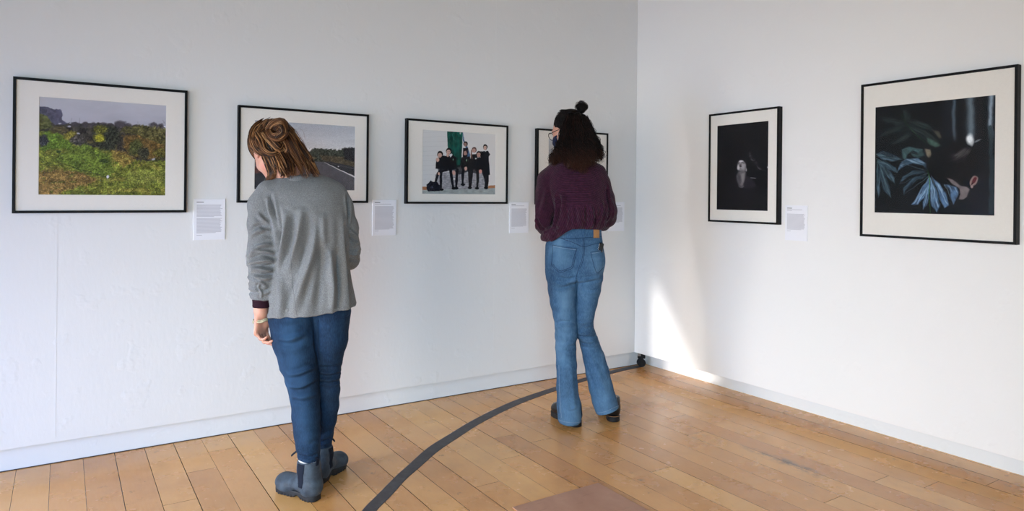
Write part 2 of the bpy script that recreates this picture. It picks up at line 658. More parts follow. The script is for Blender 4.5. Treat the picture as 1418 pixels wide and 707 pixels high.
def pic_hill():
    p = Pic(300, 258, [(62, 60), (842, 115), (835, 667), (55, 660)])
    p.warp(7, .03)
    X, Y = p.X, p.Y
    g = np.clip((Y-60)/200, 0, 1)
    for k, (a, b) in enumerate(zip((182, 182, 190), (172, 171, 184))):
        p.im[..., k] = (a*(1-g)+b*g)/255
    n = fbm(X*0.006, Y*0.02, 3)
    p.im *= (1+0.10*(n-0.5))[..., None]
    # far scrub band
    p.poly([(50, 225), (150, 215), (230, 222), (300, 226), (420, 222), (520, 238), (640, 240), (700, 240), (760, 250), (850, 262), (850, 480), (50, 480)], (58, 54, 50), 3, 0.5, 0.05, 2, rough=9)
    for (x, y, rx, ry) in [(545, 236, 48, 26), (590, 240, 26, 18), (752, 240, 28, 20), (800, 248, 24, 20), (480, 232, 20, 12), (270, 232, 26, 14), (330, 232, 22, 14), (380, 238, 22, 18), (440, 232, 22, 14), (640, 240, 22, 8)]:
        p.ell(x, y, rx, ry, (68, 62, 68), 0.5, 0.4, tscale=0.2, rough=0.25, op=.9)
    # grass
    p.poly([(50, 280), (130, 262), (200, 300), (300, 350), (420, 372), (560, 400), (640, 450), (850, 455), (850, 700), (50, 700)], (104, 110, 46), 5, 0.45, 0.045, 4, rough=14)
    d = fbm(X*0.018, Y*0.03, 11)
    msk = (Y > 300)*np.clip((d-0.52)*6, 0, 1)*np.clip((Y-300)/60, 0, 1)
    p.put(msk*0.6, (128, 116, 58), 0.4, 0.1, 6)
    p.poly([(95, 272), (170, 290), (260, 345), (250, 378), (150, 380), (70, 390), (58, 330)], (88, 112, 42), 8, 0.3, 0.06, 8, rough=12, op=.9)
    p.poly([(58, 520), (180, 505), (330, 530), (400, 575), (330, 600), (200, 640), (150, 670), (50, 670)], (130, 100, 62), 12, 0.45, 0.08, 9, rough=16, op=.8)
    p.poly([(330, 350), (400, 380), (480, 420), (500, 520), (470, 560), (300, 520), (150, 440), (240, 370)], (90, 108, 44), 14, 0.4, 0.05, 12, rough=14, op=.8)
    p.poly([(560, 300), (690, 290), (830, 330), (835, 430), (740, 440), (640, 430), (560, 370)], (108, 84, 44), 12, 0.5, 0.06, 14, rough=16, op=.85)
    p.poly([(560, 240), (700, 238), (838, 262), (838, 360), (740, 330), (640, 290), (540, 280)], (82, 78, 46), 9, 0.6, 0.06, 15, rough=14, op=.9)
    p.poly([(480, 380), (600, 400), (640, 450), (560, 500), (500, 440)], (140, 112, 62), 10, 0.4, 0.08, 16, rough=14, op=.7)
    # gorse bushes
    p.ell(460, 310, 82, 78, (48, 50, 42), 0.3, 0.8, tscale=0.1, rough=0.2)
    p.ell(418, 262, 42, 26, (92, 92, 40), 0.4, 0.6, tscale=0.15, rough=0.3)
    p.ell(413, 313, 34, 24, (140, 136, 44), 0.6, 0.4, tscale=0.2, rough=0.25)
    p.ell(245, 300, 46, 28, (122, 114, 50), 0.4, 0.6, tscale=0.16, rough=0.3)
    p.ell(290, 325, 50, 34, (72, 68, 66), 0.3, 0.6, tscale=0.16, rough=0.3)
    p.ell(175, 262, 50, 22, (80, 72, 50), 0.4, 0.6, tscale=0.16, rough=0.3)
    p.ell(88, 330, 30, 36, (56, 56, 62), 0.4, 0.5, tscale=0.16, rough=0.3)
    p.ell(640, 372, 46, 50, (74, 78, 44), 0.4, 0.6, tscale=0.16, rough=0.3)
    p.ell(690, 405, 38, 34, (60, 60, 48), 0.4, 0.6, tscale=0.16, rough=0.3)
    p.ell(800, 405, 48, 26, (92, 86, 42), 0.4, 0.6, tscale=0.16, rough=0.3)
    p.ell(442, 455, 32, 12, (52, 66, 36), 0.5, 0.4, rough=.2)
    p.ell(172, 398, 14, 8, (60, 78, 44), 0.5)
    # rock
    p.poly([(50, 120), (120, 128), (186, 140), (198, 205), (230, 225), (150, 232), (110, 205), (58, 215)], (82, 80, 98), 3, 0.35, 0.06, 21, rough=5)
    p.poly([(56, 160), (100, 172), (128, 215), (135, 250), (80, 262), (56, 262)], (86, 88, 52), 6, 0.6, 0.1, 22, rough=9)
    p.poly([(600, 520), (700, 505), (838, 515), (838, 580), (700, 600), (560, 590)], (128, 134, 66), 14, 0.25, 0.06, 25, rough=14, op=.6)
    for i in range(60):
        r = random.Random(i)
        x, y = r.uniform(60, 830), r.uniform(420, 655)
        p.ell(x, y, r.uniform(8, 26), r.uniform(3, 7), r.choice([(74, 92, 34), (62, 76, 34), (134, 136, 66)]), 0.9, op=.5, rough=.3)
    p.line([(245, 488), (330, 515), (400, 540), (460, 558)], 5, (60, 66, 40), 4, .8)
    p.line([(60, 405), (150, 440), (245, 488)], 3, (76, 84, 44), 4, .7)
    land = np.clip((Y-235)/12, 0, 1)
    p.grain(.55, .16, land, 3)
    p.grain(.5, .35, land, 9)
    p.grain(.25, .04, land, 19)
    for x in (250, 295, 377, 655, 825):
        p.line([(x, 192 if x < 300 else 215), (x, 235)], 1.5, (92, 88, 92), 2, .8)
    p.line([(815, 206), (838, 232)], 1.5, (92, 88, 92), 2, .7)
    for x, y in ((180, 222), (236, 242), (288, 284), (757, 446)):
        p.ell(x, y, 10, 5, (168, 164, 176), 0.6)
    p.ell(466, 553, 8, 11, (214, 210, 220), 0.5)
    p.line([(462, 564), (461, 578)], 3, (70, 66, 74), 2)
    p.line([(470, 564), (471, 578)], 3, (70, 66, 74), 2)
    return p


def pic_road():
    p = Pic(280, 190, [(123, 85), (878, 132), (876, 615), (120, 607)])
    p.warp(3, .04)
    X, Y = p.X, p.Y
    g = np.clip((Y-90)/220, 0, 1)
    for k, (a, b) in enumerate(zip((168, 172, 182), (206, 206, 208))):
        p.im[..., k] = (a*(1-g)+b*g)/255
    p.im *= (1+0.12*(fbm(X*0.003, Y*0.025, 3)-0.5))[..., None]
    p.poly([(110, 300), (450, 300), (520, 318), (560, 296), (640, 302), (740, 310), (800, 292), (890, 294), (890, 480), (110, 480)], (66, 70, 62), 5, 0.6, 0.09, 4, rough=11)
    p.poly([(600, 350), (890, 370), (890, 440), (760, 420), (620, 388)], (98, 84, 66), 8, 0.5, 0.08, 6, rough=10, op=.7)
    p.poly([(780, 300), (850, 290), (890, 300), (890, 400), (790, 380)], (46, 46, 50), 8, 0.4, 0.1, 7, rough=10, op=.9)
    p.ell(530, 370, 40, 10, (146, 124, 92), .6, op=.7)
    p.poly([(110, 400), (500, 392), (640, 400), (890, 520), (890, 630), (110, 630)], (92, 92, 98), 3, 0.12, 0.08, 8)
    p.poly([(630, 398), (690, 398), (890, 440), (890, 512), (760, 460)], (58, 58, 62), 4, 0.3, 0.15, 9)
    p.poly([(110, 440), (240, 410), (180, 560), (110, 640)], (54, 54, 58), 6, .2, 0.1, 10)
    p.poly([(120, 440), (200, 425), (180, 480), (120, 490)], (104, 66, 60), 8, .3, 0.1, 10, op=.8)
    p.line([(634, 402), (720, 444), (880, 516)], [2, 5, 9], (214, 214, 216), 2)
    p.line([(640, 400), (890, 455)], [1, 4], (120, 120, 122), 2, .6)
    p.grain(.5, .2, np.clip((Y-292)/6, 0, 1)*np.clip((405-Y)/10, 0, 1), 3)
    p.grain(.12, .3, 1.0, 5)
    p.ell(745, 434, 6, 3, (220, 220, 225), .5)
    return p


def pic_group():
    p = Pic(300, 228, [(72, 57), (750, 105), (745, 665), (62, 660)])
    p.warp(3, .05)
    X, Y = p.X, p.Y
    g = np.clip((X-60)/690, 0, 1)
    for k, (a, b) in enumerate(zip((204, 205, 206), (214, 210, 208))):
        p.im[..., k] = (a*(1-g)+b*g)/255
    br = (np.abs(((Y+0.03*X) % 44)-22) > 20.5)*(X < 300)
    p.put(br*0.35, (168, 168, 172))
    p.poly([(60, 628), (750, 600), (750, 680), (60, 680)], (150, 158, 158), 2, .15, .03)
    p.line([(250, 632), (420, 665)], 3, (110, 116, 118), 2, .6)
    p.line([(500, 615), (700, 660)], 3, (120, 126, 128), 2, .6)
    p.poly([(60, 592), (112, 592), (112, 622), (60, 626)], (150, 102, 70), 2)
    p.poly([(675, 582), (750, 578), (750, 604), (675, 608)], (168, 118, 86), 2)
    # green curtain
    p.poly([(288, 60), (432, 72), (428, 200), (420, 300), (408, 410), (330, 420), (300, 300), (292, 200)], (18, 70, 62), 3, .6, .03, 3)
    for i, x in enumerate((312, 330, 352, 372, 392, 415)):
        p.line([(x, 76), (x-6, 180), (x+4, 300), (x, 400)], 4, (12, 42, 40) if i % 2 else (36, 108, 92), 5, .6)
    p.line([(335, 100), (350, 150), (372, 170)], 5, (70, 132, 122), 5, .6)
    p.ell(410, 92, 8, 12, (150, 170, 168), .5)
    p.line([(432, 76), (440, 160), (470, 230), (492, 300)], [4, 12, 20, 22], (60, 92, 124), 3, .9)
    # silver mats they sit on
    p.poly([(180, 480), (280, 455), (470, 440), (600, 450), (640, 480), (640, 612), (180, 620)], (152, 152, 158), 3, .3, .06)
    for i in range(9):
        y = 470+i*17
        p.line([(210, y+6), (300, y-3+i), (420, y+3), (520, y-5), (640, y+4)], 4, (100, 100, 106), 5, .5)
    p.poly([(200, 400), (640, 380), (640, 440), (560, 470), (480, 450), (400, 480), (330, 440), (210, 460)], (24, 24, 30), 8, op=.75)

    BK, SK = (17, 18, 24), (196, 160, 146)

    def person(head, hr, torso, legs, skin=SK, hair=(24, 20, 20), shirt=True):
        for L in legs:
            p.line(L, [26]*(len(L)-1)+[17], (20, 20, 27), 2)
        p.poly(torso, BK, 3, .25, .05, rough=2)
        hx, hy = head
        p.ell(hx, hy-2, hr*1.02, hr*1.22, hair, .12)
        p.ell(hx-hr*0.12, hy+hr*0.25, hr*0.74, hr*0.9, skin, .2)
        p.ell(hx-hr*0.1, hy+hr*0.75, hr*0.3, hr*0.12, (150, 96, 92), .5, op=.6)
        p.ell(hx-hr*0.35, hy+hr*0.12, hr*0.16, hr*0.1, (60, 44, 44), .5, op=.7)
        p.ell(hx+hr*0.25, hy+hr*0.12, hr*0.16, hr*0.1, (60, 44, 44), .5, op=.7)
    # standing behind
    person((459, 195), 20, [(436, 230), (480, 232), (492, 300), (480, 380), (430, 380)], [], skin=(150, 116, 108))
    p.poly([(470, 250), (492, 262), (498, 340), (478, 330)], (66, 94, 128), 3)
    person((647, 226), 21, [(622, 262), (672, 258), (696, 292), (680, 312), (686, 400), (694, 482), (628, 482), (612, 400), (600, 290), (565, 275), (580, 262)], [[(650, 470), (655, 540), (648, 602)], [(668, 470), (668, 540), (662, 604)]])
    person((540, 250), 22, [(508, 290), (575, 288), (572, 420), (500, 440)], [[(520, 430), (510, 520), (502, 600)]], skin=(186, 146, 134), hair=(92, 66, 58))
    p.line([(516, 255), (512, 300), (522, 330)], [10, 14, 8], (112, 84, 72), 3)
    # seated row
    person((224, 292), 26, [(190, 330), (262, 300), (300, 330), (292, 430), (180, 425)], [[(280, 436), (232, 450), (230, 600)], [(230, 440), (205, 470), (185, 540)]])
    p.ell(202, 340, 14, 20, SK, .3)
    p.ell(212, 470, 9, 14, SK, .3)
    person((304, 262), 26, [(270, 305), (330, 290), (372, 320), (376, 425), (300, 440), (272, 380)], [[(380, 432), (374, 520), (370, 606)], [(318, 430), (330, 520), (342, 606)]])
    p.ell(292, 298, 12, 16, SK, .3)
    p.poly([(306, 292), (330, 284), (338, 298), (318, 318)], (206, 206, 208), 2)
    p.ell(342, 338, 5, 9, (90, 130, 112), .5)
    p.ell(348, 462, 14, 22, (188, 150, 138), .35)
    p.ell(352, 520, 10, 9, (206, 206, 206), .4)
    person((458, 275), 22, [(420, 320), (500, 310), (516, 380), (506, 440), (420, 430), (408, 380)], [[(490, 430), (498, 500), (496, 600)], [(440, 420), (432, 480), (430, 572)]], skin=(176, 136, 124), hair=(40, 28, 28))
    p.line([(440, 260), (434, 330), (442, 370)], [8, 10, 5], (40, 28, 28), 3)
    p.ell(468, 345, 5, 11, (120, 160, 130), .5)
    p.ell(460, 422, 14, 18, SK, .35)
    person((586, 290), 24, [(548, 325), (615, 315), (640, 350), (636, 440), (545, 445)], [[(572, 440), (575, 520), (568, 602)], [(622, 440), (650, 520), (655, 600)]], skin=(186, 146, 132))
    p.ell(600, 450, 16, 18, (206, 150, 140), .35)
    p.ell(556, 330, 7, 7, (206, 216, 214), .4)
    p.poly([(640, 258), (656, 256), (652, 270)], (206, 206, 206), 2)
    for (x, y) in ((348, 608), (370, 606), (432, 572), (498, 602), (566, 606), (655, 602), (235, 618)):
        p.ell(x, y, 20, 12, (12, 12, 15), .2)
    # bag
    p.poly([(104, 572), (140, 535), (160, 548), (190, 545), (222, 580), (222, 632), (118, 638), (104, 620)], (14, 16, 30), 3, rough=2)
    p.ell(152, 598, 8, 9, (60, 66, 92), .5)
    return p


def pic_portrait():
    p = Pic(190, 280, [(42, 70), (400, 35), (393, 663), (38, 658)])
    p.warp(2.5, .06)
    p.im[:] = np.array((11, 10, 14))/255
    p.poly([(160, 205), (400, 200), (400, 600), (170, 600)], (15, 14, 18), 8, .2, .02, op=.8)
    p.line([(50, 232), (160, 205)], 3, (22, 20, 26), 5, .6)
    p.poly([(135, 440), (180, 412), (255, 408), (300, 440), (320, 490), (310, 560), (280, 600), (150, 600), (125, 520)], (18, 16, 21), 18, .2, .05)
    p.poly([(250, 415), (290, 440), (318, 490), (262, 520), (236, 500)], (38, 36, 41), 14, .3, .06, op=.8)
    p.ell(222, 338, 34, 30, (26, 24, 27), .35)
    # neck, lit along its middle
    p.poly([(196, 388), (244, 376), (246, 420), (236, 462), (226, 498), (204, 490), (186, 455), (180, 425)], (96, 92, 96), 16, .25, .06)
    p.poly([(216, 405), (240, 395), (236, 455), (220, 480)], (132, 128, 130), 12, op=.8)
    p.poly([(192, 405), (212, 420), (206, 470), (194, 452)], (52, 49, 54), 12, op=.8)
    # face tipped back: chin, jaw, open mouth, nose, brow
    p.poly([(184, 356), (192, 326), (208, 312), (232, 314), (247, 338), (250, 368), (236, 384), (206, 386), (188, 376)], (120, 116, 119), 9, .15, .05)
    p.ell(196, 360, 8, 16, (186, 182, 184), .8)
    p.ell(228, 352, 14, 20, (146, 142, 145), .9)
    p.ell(214, 318, 15, 6, (196, 192, 196), .8)
    p.ell(209, 350, 8, 6, (40, 34, 38), .5)
    p.ell(209, 340, 9, 4, (92, 86, 90), .6)
    p.line([(190, 336), (201, 330)], 4, (52, 48, 52), 4)
    p.line([(219, 325), (234, 331)], 4, (60, 56, 60), 4)
    p.line([(206, 334), (211, 322)], 3, (176, 172, 176), 4, .8)
    p.ell(250, 377, 5, 11, (134, 130, 134), .5)
    p.line([(196, 490), (214, 500), (234, 492)], 4, (140, 136, 140), 4, .7)
    r = random.Random(8)
    for i in range(30):
        y = 100+i*5.0
        p.line([(262, y), (271, y)], 2.2, (40, 40, 44), 2, .55 if i % 4 else 0.1)
    for i in range(70):
        t_ = r.random()
        x, y = 262+t_*80+r.uniform(-12, 12), 260+t_*120+r.uniform(-8, 8)
        p.line([(x, y), (x+r.uniform(2, 7), y+r.uniform(-3, 3))], 2.2, (104, 104, 110), 2, r.uniform(.3, .9))
    for i in range(26):
        x, y = r.uniform(300, 390), r.uniform(250, 390)
        p.line([(x, y), (x+5, y+1)], 2.2, (86, 86, 92), 2, r.uniform(.3, .8))
    p.line([(278, 432), (312, 435)], 3.5, (130, 130, 136), 2.5)
    p.ell(394, 358, 5, 5, (180, 180, 186), .5)
    return p


def pic_leaves():
    p = Pic(320, 320, [(33, 77), (727, 8), (720, 702), (27, 685)])
    p.warp(9, .018)
    X, Y = p.X, p.Y
    n = fbm(X*0.008, Y*0.008, 5)
    p.im[:] = np.array((12, 15, 19))/255
    p.im *= (0.6+0.8*n)[..., None]
    for x0, w, c, op in ((470, 50, (26, 30, 36), .8), (507, 22, (84, 100, 114), .8), (545, 26, (20, 21, 25), .9), (598, 46, (108, 124, 136), .85), (650, 44, (30, 30, 33), .95), (703, 26, (150, 168, 186), .9)):
        m_ = np.exp(-((X-x0-(Y-150)*0.01)/(w*0.5))**2)
        p.put(m_*np.clip((300-Y)/70, 0, 1)*op, c)
    p.poly([(690, 190), (705, 182), (714, 190), (716, 690), (686, 690)], (42, 56, 63), 8, .2, .03, op=.85)
    p.poly([(620, 300), (690, 260), (688, 690), (590, 690), (570, 600), (640, 470)], (23, 24, 28), 14, .2, .02, op=.9)
    p.ell(592, 262, 20, 30, (226, 232, 236), .8)
    p.ell(604, 288, 10, 18, (190, 198, 204), .9, op=.7)
    p.ell(634, 270, 20, 6, (140, 148, 154), 1.0, rot=-.35, op=.7)

    def blade(pts, col, hi, vein=None, op=1.0, seed=1):
        """one leaf lobe: polygon with streaks running along it"""
        p.poly(pts, col, 7, .5, .035, seed, op)
        sx, sy = pts[0]
        tip = pts[len(pts)//2]
        L = math.hypot(tip[0]-sx, tip[1]-sy)
        dx, dy = (tip[0]-sx)/L, (tip[1]-sy)/L
        along = (X-sx)*dx+(Y-sy)*dy
        acr = -(X-sx)*dy+(Y-sy)*dx
        st = fbm(along*.012, acr*.16, seed+40, 3)
        d = p.sd_poly(pts)
        m_ = np.clip(-d/9, 0, 1)*np.clip((st-.45)*5, 0, 1)*np.clip(along/(L*.25), 0, 1)
        p.put(m_*.75*op, hi)
        if vein:
            p.line([(sx, sy), tip], [3.5, 1], vein, 3.5, .6*op)
    D1, D1h = (22, 31, 32), (46, 60, 60)
    for i, q in enumerate(([(230, 160), (180, 150), (110, 128), (60, 130), (100, 165), (190, 185)], [(230, 175), (170, 185), (100, 205), (50, 250), (120, 240), (200, 215)], [(240, 190), (210, 230), (170, 262), (120, 285), (200, 282), (262, 235)],
                           [(235, 165), (280, 190), (345, 205), (430, 275), (390, 300), (330, 265), (265, 225)], [(225, 150), (215, 110), (190, 80), (240, 95), (262, 130), (250, 165)], [(250, 160), (300, 150), (370, 175), (400, 215), (340, 200), (270, 185)])):
        blade(q, D1, D1h, (44, 62, 50), .9, 3+i)
    p.line([(205, 120), (240, 180), (300, 245), (345, 285)], 3, (38, 74, 42), 4, .8)
    p.line([(100, 172), (180, 132)], 3, (66, 74, 78), 5, .5)
    p.poly([(350, 255), (395, 262), (436, 296), (400, 306), (362, 288)], (66, 92, 82), 10, .4, .06, op=.8)
    p.poly([(392, 212), (424, 214), (438, 250), (422, 256), (408, 236)], (104, 100, 84), 8, op=.6)
    p.poly([(345, 316), (372, 318), (384, 350), (368, 370), (352, 350)], (160, 148, 124), 8, op=.7)
    C1, C1h = (46, 64, 76), (96, 122, 138)
    for i, q in enumerate(([(40, 350), (90, 330), (160, 352), (205, 380), (150, 392), (90, 384)], [(45, 370), (110, 395), (165, 425), (178, 452), (120, 440), (60, 410)], [(45, 380), (110, 430), (160, 480), (165, 520), (110, 480), (60, 440)],
                           [(45, 385), (90, 460), (130, 540), (138, 600), (95, 560), (60, 480)], [(42, 390), (60, 470), (70, 560), (52, 600), (40, 520), (36, 450)])):
        blade(q, C1, C1h, (90, 120, 112), .85, 13+i)
    p.poly([(200, 318), (250, 302), (330, 318), (345, 350), (300, 366), (262, 352), (250, 332), (235, 350), (222, 384), (204, 370)], (58, 84, 86), 8, .5, .05, op=.85)
    p.ell(278, 338, 22, 8, (18, 24, 28), .6, rot=.3, op=.8)
    C2, C2h = (62, 88, 110), (150, 178, 200)
    for i, q in enumerate(([(362, 445), (330, 410), (270, 398), (215, 415), (172, 445), (200, 395), (230, 372), (300, 365), (350, 395), (368, 430)],
                           [(360, 455), (300, 462), (235, 478), (190, 520), (210, 470), (270, 440), (330, 440)], [(360, 470), (300, 495), (250, 535), (215, 585), (212, 545), (262, 490), (320, 462)])):
        blade(q, C2 if i == 0 else (40, 56, 66), C2h if i == 0 else (74, 100, 118), (120, 150, 160), .9, 23+i)
    for i, q in enumerate(([(364, 470), (335, 520), (300, 570), (262, 640), (300, 636), (335, 600), (358, 540)], [(366, 480), (350, 560), (330, 620), (328, 668), (352, 640), (368, 600), (370, 530)], [(368, 480), (372, 560), (378, 640), (408, 682), (430, 640), (418, 580), (390, 520)],
                           [(372, 470), (405, 530), (430, 600), (450, 656), (478, 640), (465, 580), (425, 515)], [(450, 520), (480, 560), (490, 600), (505, 634), (535, 575), (520, 540), (480, 520)])):
        blade(q, (72, 100, 132), (158, 188, 216), (150, 180, 196), .92, 33+i)
    p.line([(360, 432), (365, 520), (369, 690)], [6, 4, 2], (62, 120, 62), 3, .9)
    # dark head, seen from the side behind
    p.ell(525, 395, 104, 112, (17, 16, 18), .16)
    p.ell(425, 415, 78, 72, (12, 13, 16), .4)
    r = random.Random(3)
    for i in range(70):
        a, L = r.uniform(-.6, 1.4), r.uniform(40, 95)
        x, y = 575+r.uniform(-22, 22), 325+r.uniform(-10, 14)
        q = [(x, y), (x-L*.5*math.cos(a*.6), y+L*.35+6*r.random()), (x-L*math.cos(a), y+L*(.5+.5*math.sin(a)))]
        p.line(q, [2.2, 1.6, .8], r.choice([(64, 62, 63), (92, 89, 89), (46, 44, 47)]), 3, .6)
    p.poly([(468, 484), (500, 488), (530, 518), (545, 530), (575, 535), (590, 552), (578, 596), (556, 612), (535, 606), (545, 580), (538, 552), (505, 522)], (112, 103, 104), 8, .2, .05)
    p.ell(612, 504, 20, 33, (140, 118, 114), .25, rot=.5)
    p.ell(615, 500, 10, 22, (84, 34, 38), .4, rot=.5)
    p.ell(600, 536, 8, 9, (150, 132, 128), .5)
    p.ell(603, 520, 4, 9, (48, 26, 30), .6, rot=.4)
    p.line([(620, 580), (715, 600)], 2, (50, 48, 52), 3, .8)
    p.grain(.12, .3, 1.0, 5)
    return p


def pic_plain():
    p = Pic(90, 70, [(0, 0), (100, 0), (100, 80), (0, 80)])
    g = np.clip(p.Y/80, 0, 1)
    for k, (a, b) in enumerate(zip((186, 188, 192), (96, 98, 102))):
        p.im[..., k] = (a*(1-g)+b*g)/255
    p.poly([(0, 20), (18, 26), (40, 34), (70, 30), (100, 40), (100, 80), (0, 80)], (118, 122, 126), 3, .5, .2, rough=4)
    p.poly([(0, 55), (60, 50), (100, 60), (100, 80), (0, 80)], (76, 80, 78), 3, .5, .3, rough=4)
    return p


GAIN = 1.04


def framed(side, w, h, pw, ph, po, zo, loc, pic, label, bar=0.012, depth=0.03):
    """side 'L': hangs on the left wall (faces -y); 'R': on the right wall (faces -x). local x to the viewer's right, z up, y into the wall"""
    rz = 0.0 if side == 'L' else -PI/2
    root = empty('framed_photograph', loc, rz)
    tag(root, label, 'framed picture')
    bm = bmesh.new()
    # moulding as four mitred bars: build outer/inner rings
    prof = [(0.0, 0.0), (0.0, -depth+0.001), (0.001, -depth), (bar-0.001, -depth), (bar, -depth+0.001), (bar, -0.004)]
    rows = []
    for inset, y in prof:
        rows.append([bm.verts.new((-w/2+inset, y, inset)), bm.verts.new((w/2-inset, y, inset)), bm.verts.new((w/2-inset, y, h-inset)), bm.verts.new((-w/2+inset, y, h-inset))])
    for a, b in zip(rows[:-1], rows[1:]):
        for i in range(4):
            bm.faces.new((a[i], a[(i+1) % 4], b[(i+1) % 4], b[i]))
    bm.faces.new(rows[0])
    bm_obj('frame', bm, M['black_frame'], root)
    # mount board with bevelled window
    yb = -depth+0.007
    a, b, c, d = -w/2+bar, w/2-bar, bar, h-bar
    px0, px1, pz0, pz1 = po, po+pw, zo, zo+ph
    bm = bmesh.new()
    o1 = [bm.verts.new(p) for p in ((a, yb, c), (b, yb, c), (b, yb, d), (a, yb, d))]
    i1 = [bm.verts.new(p) for p in ((px0, yb, pz0), (px1, yb, pz0), (px1, yb, pz1), (px0, yb, pz1))]
    e = 0.0015
    i2 = [bm.verts.new(p) for p in ((px0+e, yb+e, pz0+e), (px1-e, yb+e, pz0+e), (px1-e, yb+e, pz1-e), (px0+e, yb+e, pz1-e))]
    for r1, r2 in ((o1, i1), (i1, i2)):
        for i in range(4):
            bm.faces.new((r1[i], r1[(i+1) % 4], r2[(i+1) % 4], r2[i]))
    bm_obj('mount', bm, M['mat_board'], root)
    pic.obj('print', pw, ph, M['print'], root, lambda u, v: (px0+u, yb+0.0022, pz0+v), GAIN)
    g = bmesh.new()
    add_box(g, a-0.002, b+0.002, -depth+0.003, -depth+0.005, c-0.002, d+0.002)
    bm_obj('glazing', g, M['glazing'], root)
    return root


framed('L', 0.716, 0.615, 0.524, 0.450, -0.261, 0.084, (0.168, WL, 1.178), pic_hill(),
       'black framed colour photograph of a grassy hillside under a grey sky, leftmost')
framed('L', 0.720, 0.513, 0.555, 0.369, -0.275, 0.071, (1.130, WL, 1.228), pic_road(),
       'black framed photograph of an empty road, behind the head of the person in grey')
framed('L', 0.724, 0.513, 0.523, 0.392, -0.253, 0.060, (2.090, WL, 1.224), pic_group(),
       'black framed photograph of a group in black school uniforms before a green curtain')
framed('L', 0.628, 0.515, 0.430, 0.380, -0.215, 0.068, (2.999, WL, 1.220), pic_plain(),
       'black framed picture mostly hidden behind the person in the purple sweater')
framed('R', 0.532, 0.706, 0.392, 0.548, -0.202, 0.079, (WR, 2.862, 1.120), pic_portrait(),
       'tall narrow black framed black and white portrait of a man looking upwards in the dark', depth=0.036)
framed('R', 0.724, 0.808, 0.561, 0.555, -0.288, 0.127, (WR, 1.728, 1.080), pic_leaves(),
       'large black framed photograph of dark blue monstera leaves and a head, on the right wall', depth=0.036)

# ------------------------------------------------------------------ wall text cards


def text_card(side, loc, w, h, seed, has_sub, l0, l1, label, para=None):
    rz = 0.0 if side == 'L' else -PI/2
    root = empty('text_card', loc, rz)
    tag(root, label, 'wall label', 'text cards beside the pictures')
    bm = bmesh.new()
    add_box(bm, -w/2, w/2, -0.006, 0, 0, h, 0.0006)
    bm_obj('board', bm, M['foam'], root)
    p = Pic(int(130), int(180), [(0, 0), (100, 0), (100, 140), (0, 140)])
    p.im[:] = np.array((240, 240, 246))/255
    r = random.Random(seed)

    def words(x, xe, y, th, col, op):
        while x < xe-1:
            wl = min(r.uniform(1.5, 6.5), xe-x)
            p.line([(x, y), (x+wl, y)], th, col, 0.9, op)
            x += wl+0.9
    words(9, 30, 10.5, 1.9, (52, 50, 56), 1.0)
    y = 15.5
    if has_sub:
        words(9, 78, y+1, 1.0, (120, 118, 126), .8)
        if has_sub > 1:
            words(9, 30, y+4, 1.0, (120, 118, 126), .8)
    y = l0
    while y < l1:
        if para and abs(y-para) < 1.6:
            y += 3.4
            continue
        last = y+3.1 >= l1 or (para and para-4 < y < para)
        words(9, r.uniform(60, 76) if last else r.uniform(84, 91), y, 1.15, (138, 136, 146), .75)
        y += 3.1
    words(9, 26, l1+7, 1.0, (130, 128, 136), .8)
    p.obj('printed_text', w-0.003, h-0.003, M['card_print'], root, lambda u, v: (-w/2+0.0015+u, -0.0065, 0.0015+v), 1.0)
    return root


text_card('L', (0.6385, WL, 1.036), 0.152, 0.211, 1, 0, 20, 118, 'white text card right of the grassy hillside photograph', para=64)
text_card('L', (1.601, WL, 1.036), 0.150, 0.211, 2, 1, 26, 116, 'white text card between the road photograph and the school group photograph')
text_card('L', (2.559, WL, 1.030), 0.152, 0.206, 3, 1, 30, 112, 'white text card on the left wall beside the left elbow of the purple sweater')
text_card('L', (3.420, WL, 1.024), 0.150, 0.214, 4, 1, 26, 100, 'white text card nearest the room corner, partly behind the purple sweater')
text_card('R', (WR, 2.494, 1.030), 0.146, 0.207, 5, 2, 34, 96, 'white text card on the right wall between the upward looking portrait and the leaves photograph')

# ------------------------------------------------------------------ castor under the right wall panel


def build_castor():
    root = empty('castor', (3.668, 3.838, 0.0), math.radians(-30))
    tag(root, 'black twin wheel castor with a steel plate under the white panel in the room corner', 'castor')
    bm = bmesh.new()
    add_box(bm, -0.032, 0.032, -0.022, 0.022, 0.104, 0.1125, 0.001)
    add_box(bm, -0.03, -0.008, -0.018, -0.012, 0.082, 0.104, 0.001)
    bm_obj('mounting_plate', bm, M['steel'], root)
    bm = bmesh.new()
    bmesh.ops.create_cone(bm, cap_ends=True, segments=20, radius1=0.014, radius2=0.014, depth=0.02, matrix=Matrix.Translation((0.006, 0, 0.096)))
    add_box(bm, -0.026, 0.03, -0.013, 0.013, 0.062, 0.087, 0.004)
    add_box(bm, -0.007, 0.013, -0.006, 0.006, 0.02, 0.07, 0.002)
    bm_obj('housing', bm, M['black_rubber'], root)
    for s in (-1, 1):
        bm = bmesh.new()
        bmesh.ops.create_cone(bm, cap_ends=True, segments=28, radius1=0.0305, radius2=0.0305, depth=0.014,
                              matrix=Matrix.Translation((0.0, s*0.0145, 0.031)) @ Matrix.Rotation(PI/2, 4, 'X'))
        bmesh.ops.bevel(bm, geom=[e for e in bm.edges if e.calc_length() < 0.01], offset=0.003, segments=2, affect='EDGES')
        bm_obj('wheel', bm, M['black_rubber'], root)
    return root


build_castor()

# ------------------------------------------------------------------ figure modelling: distance fields turned into meshes


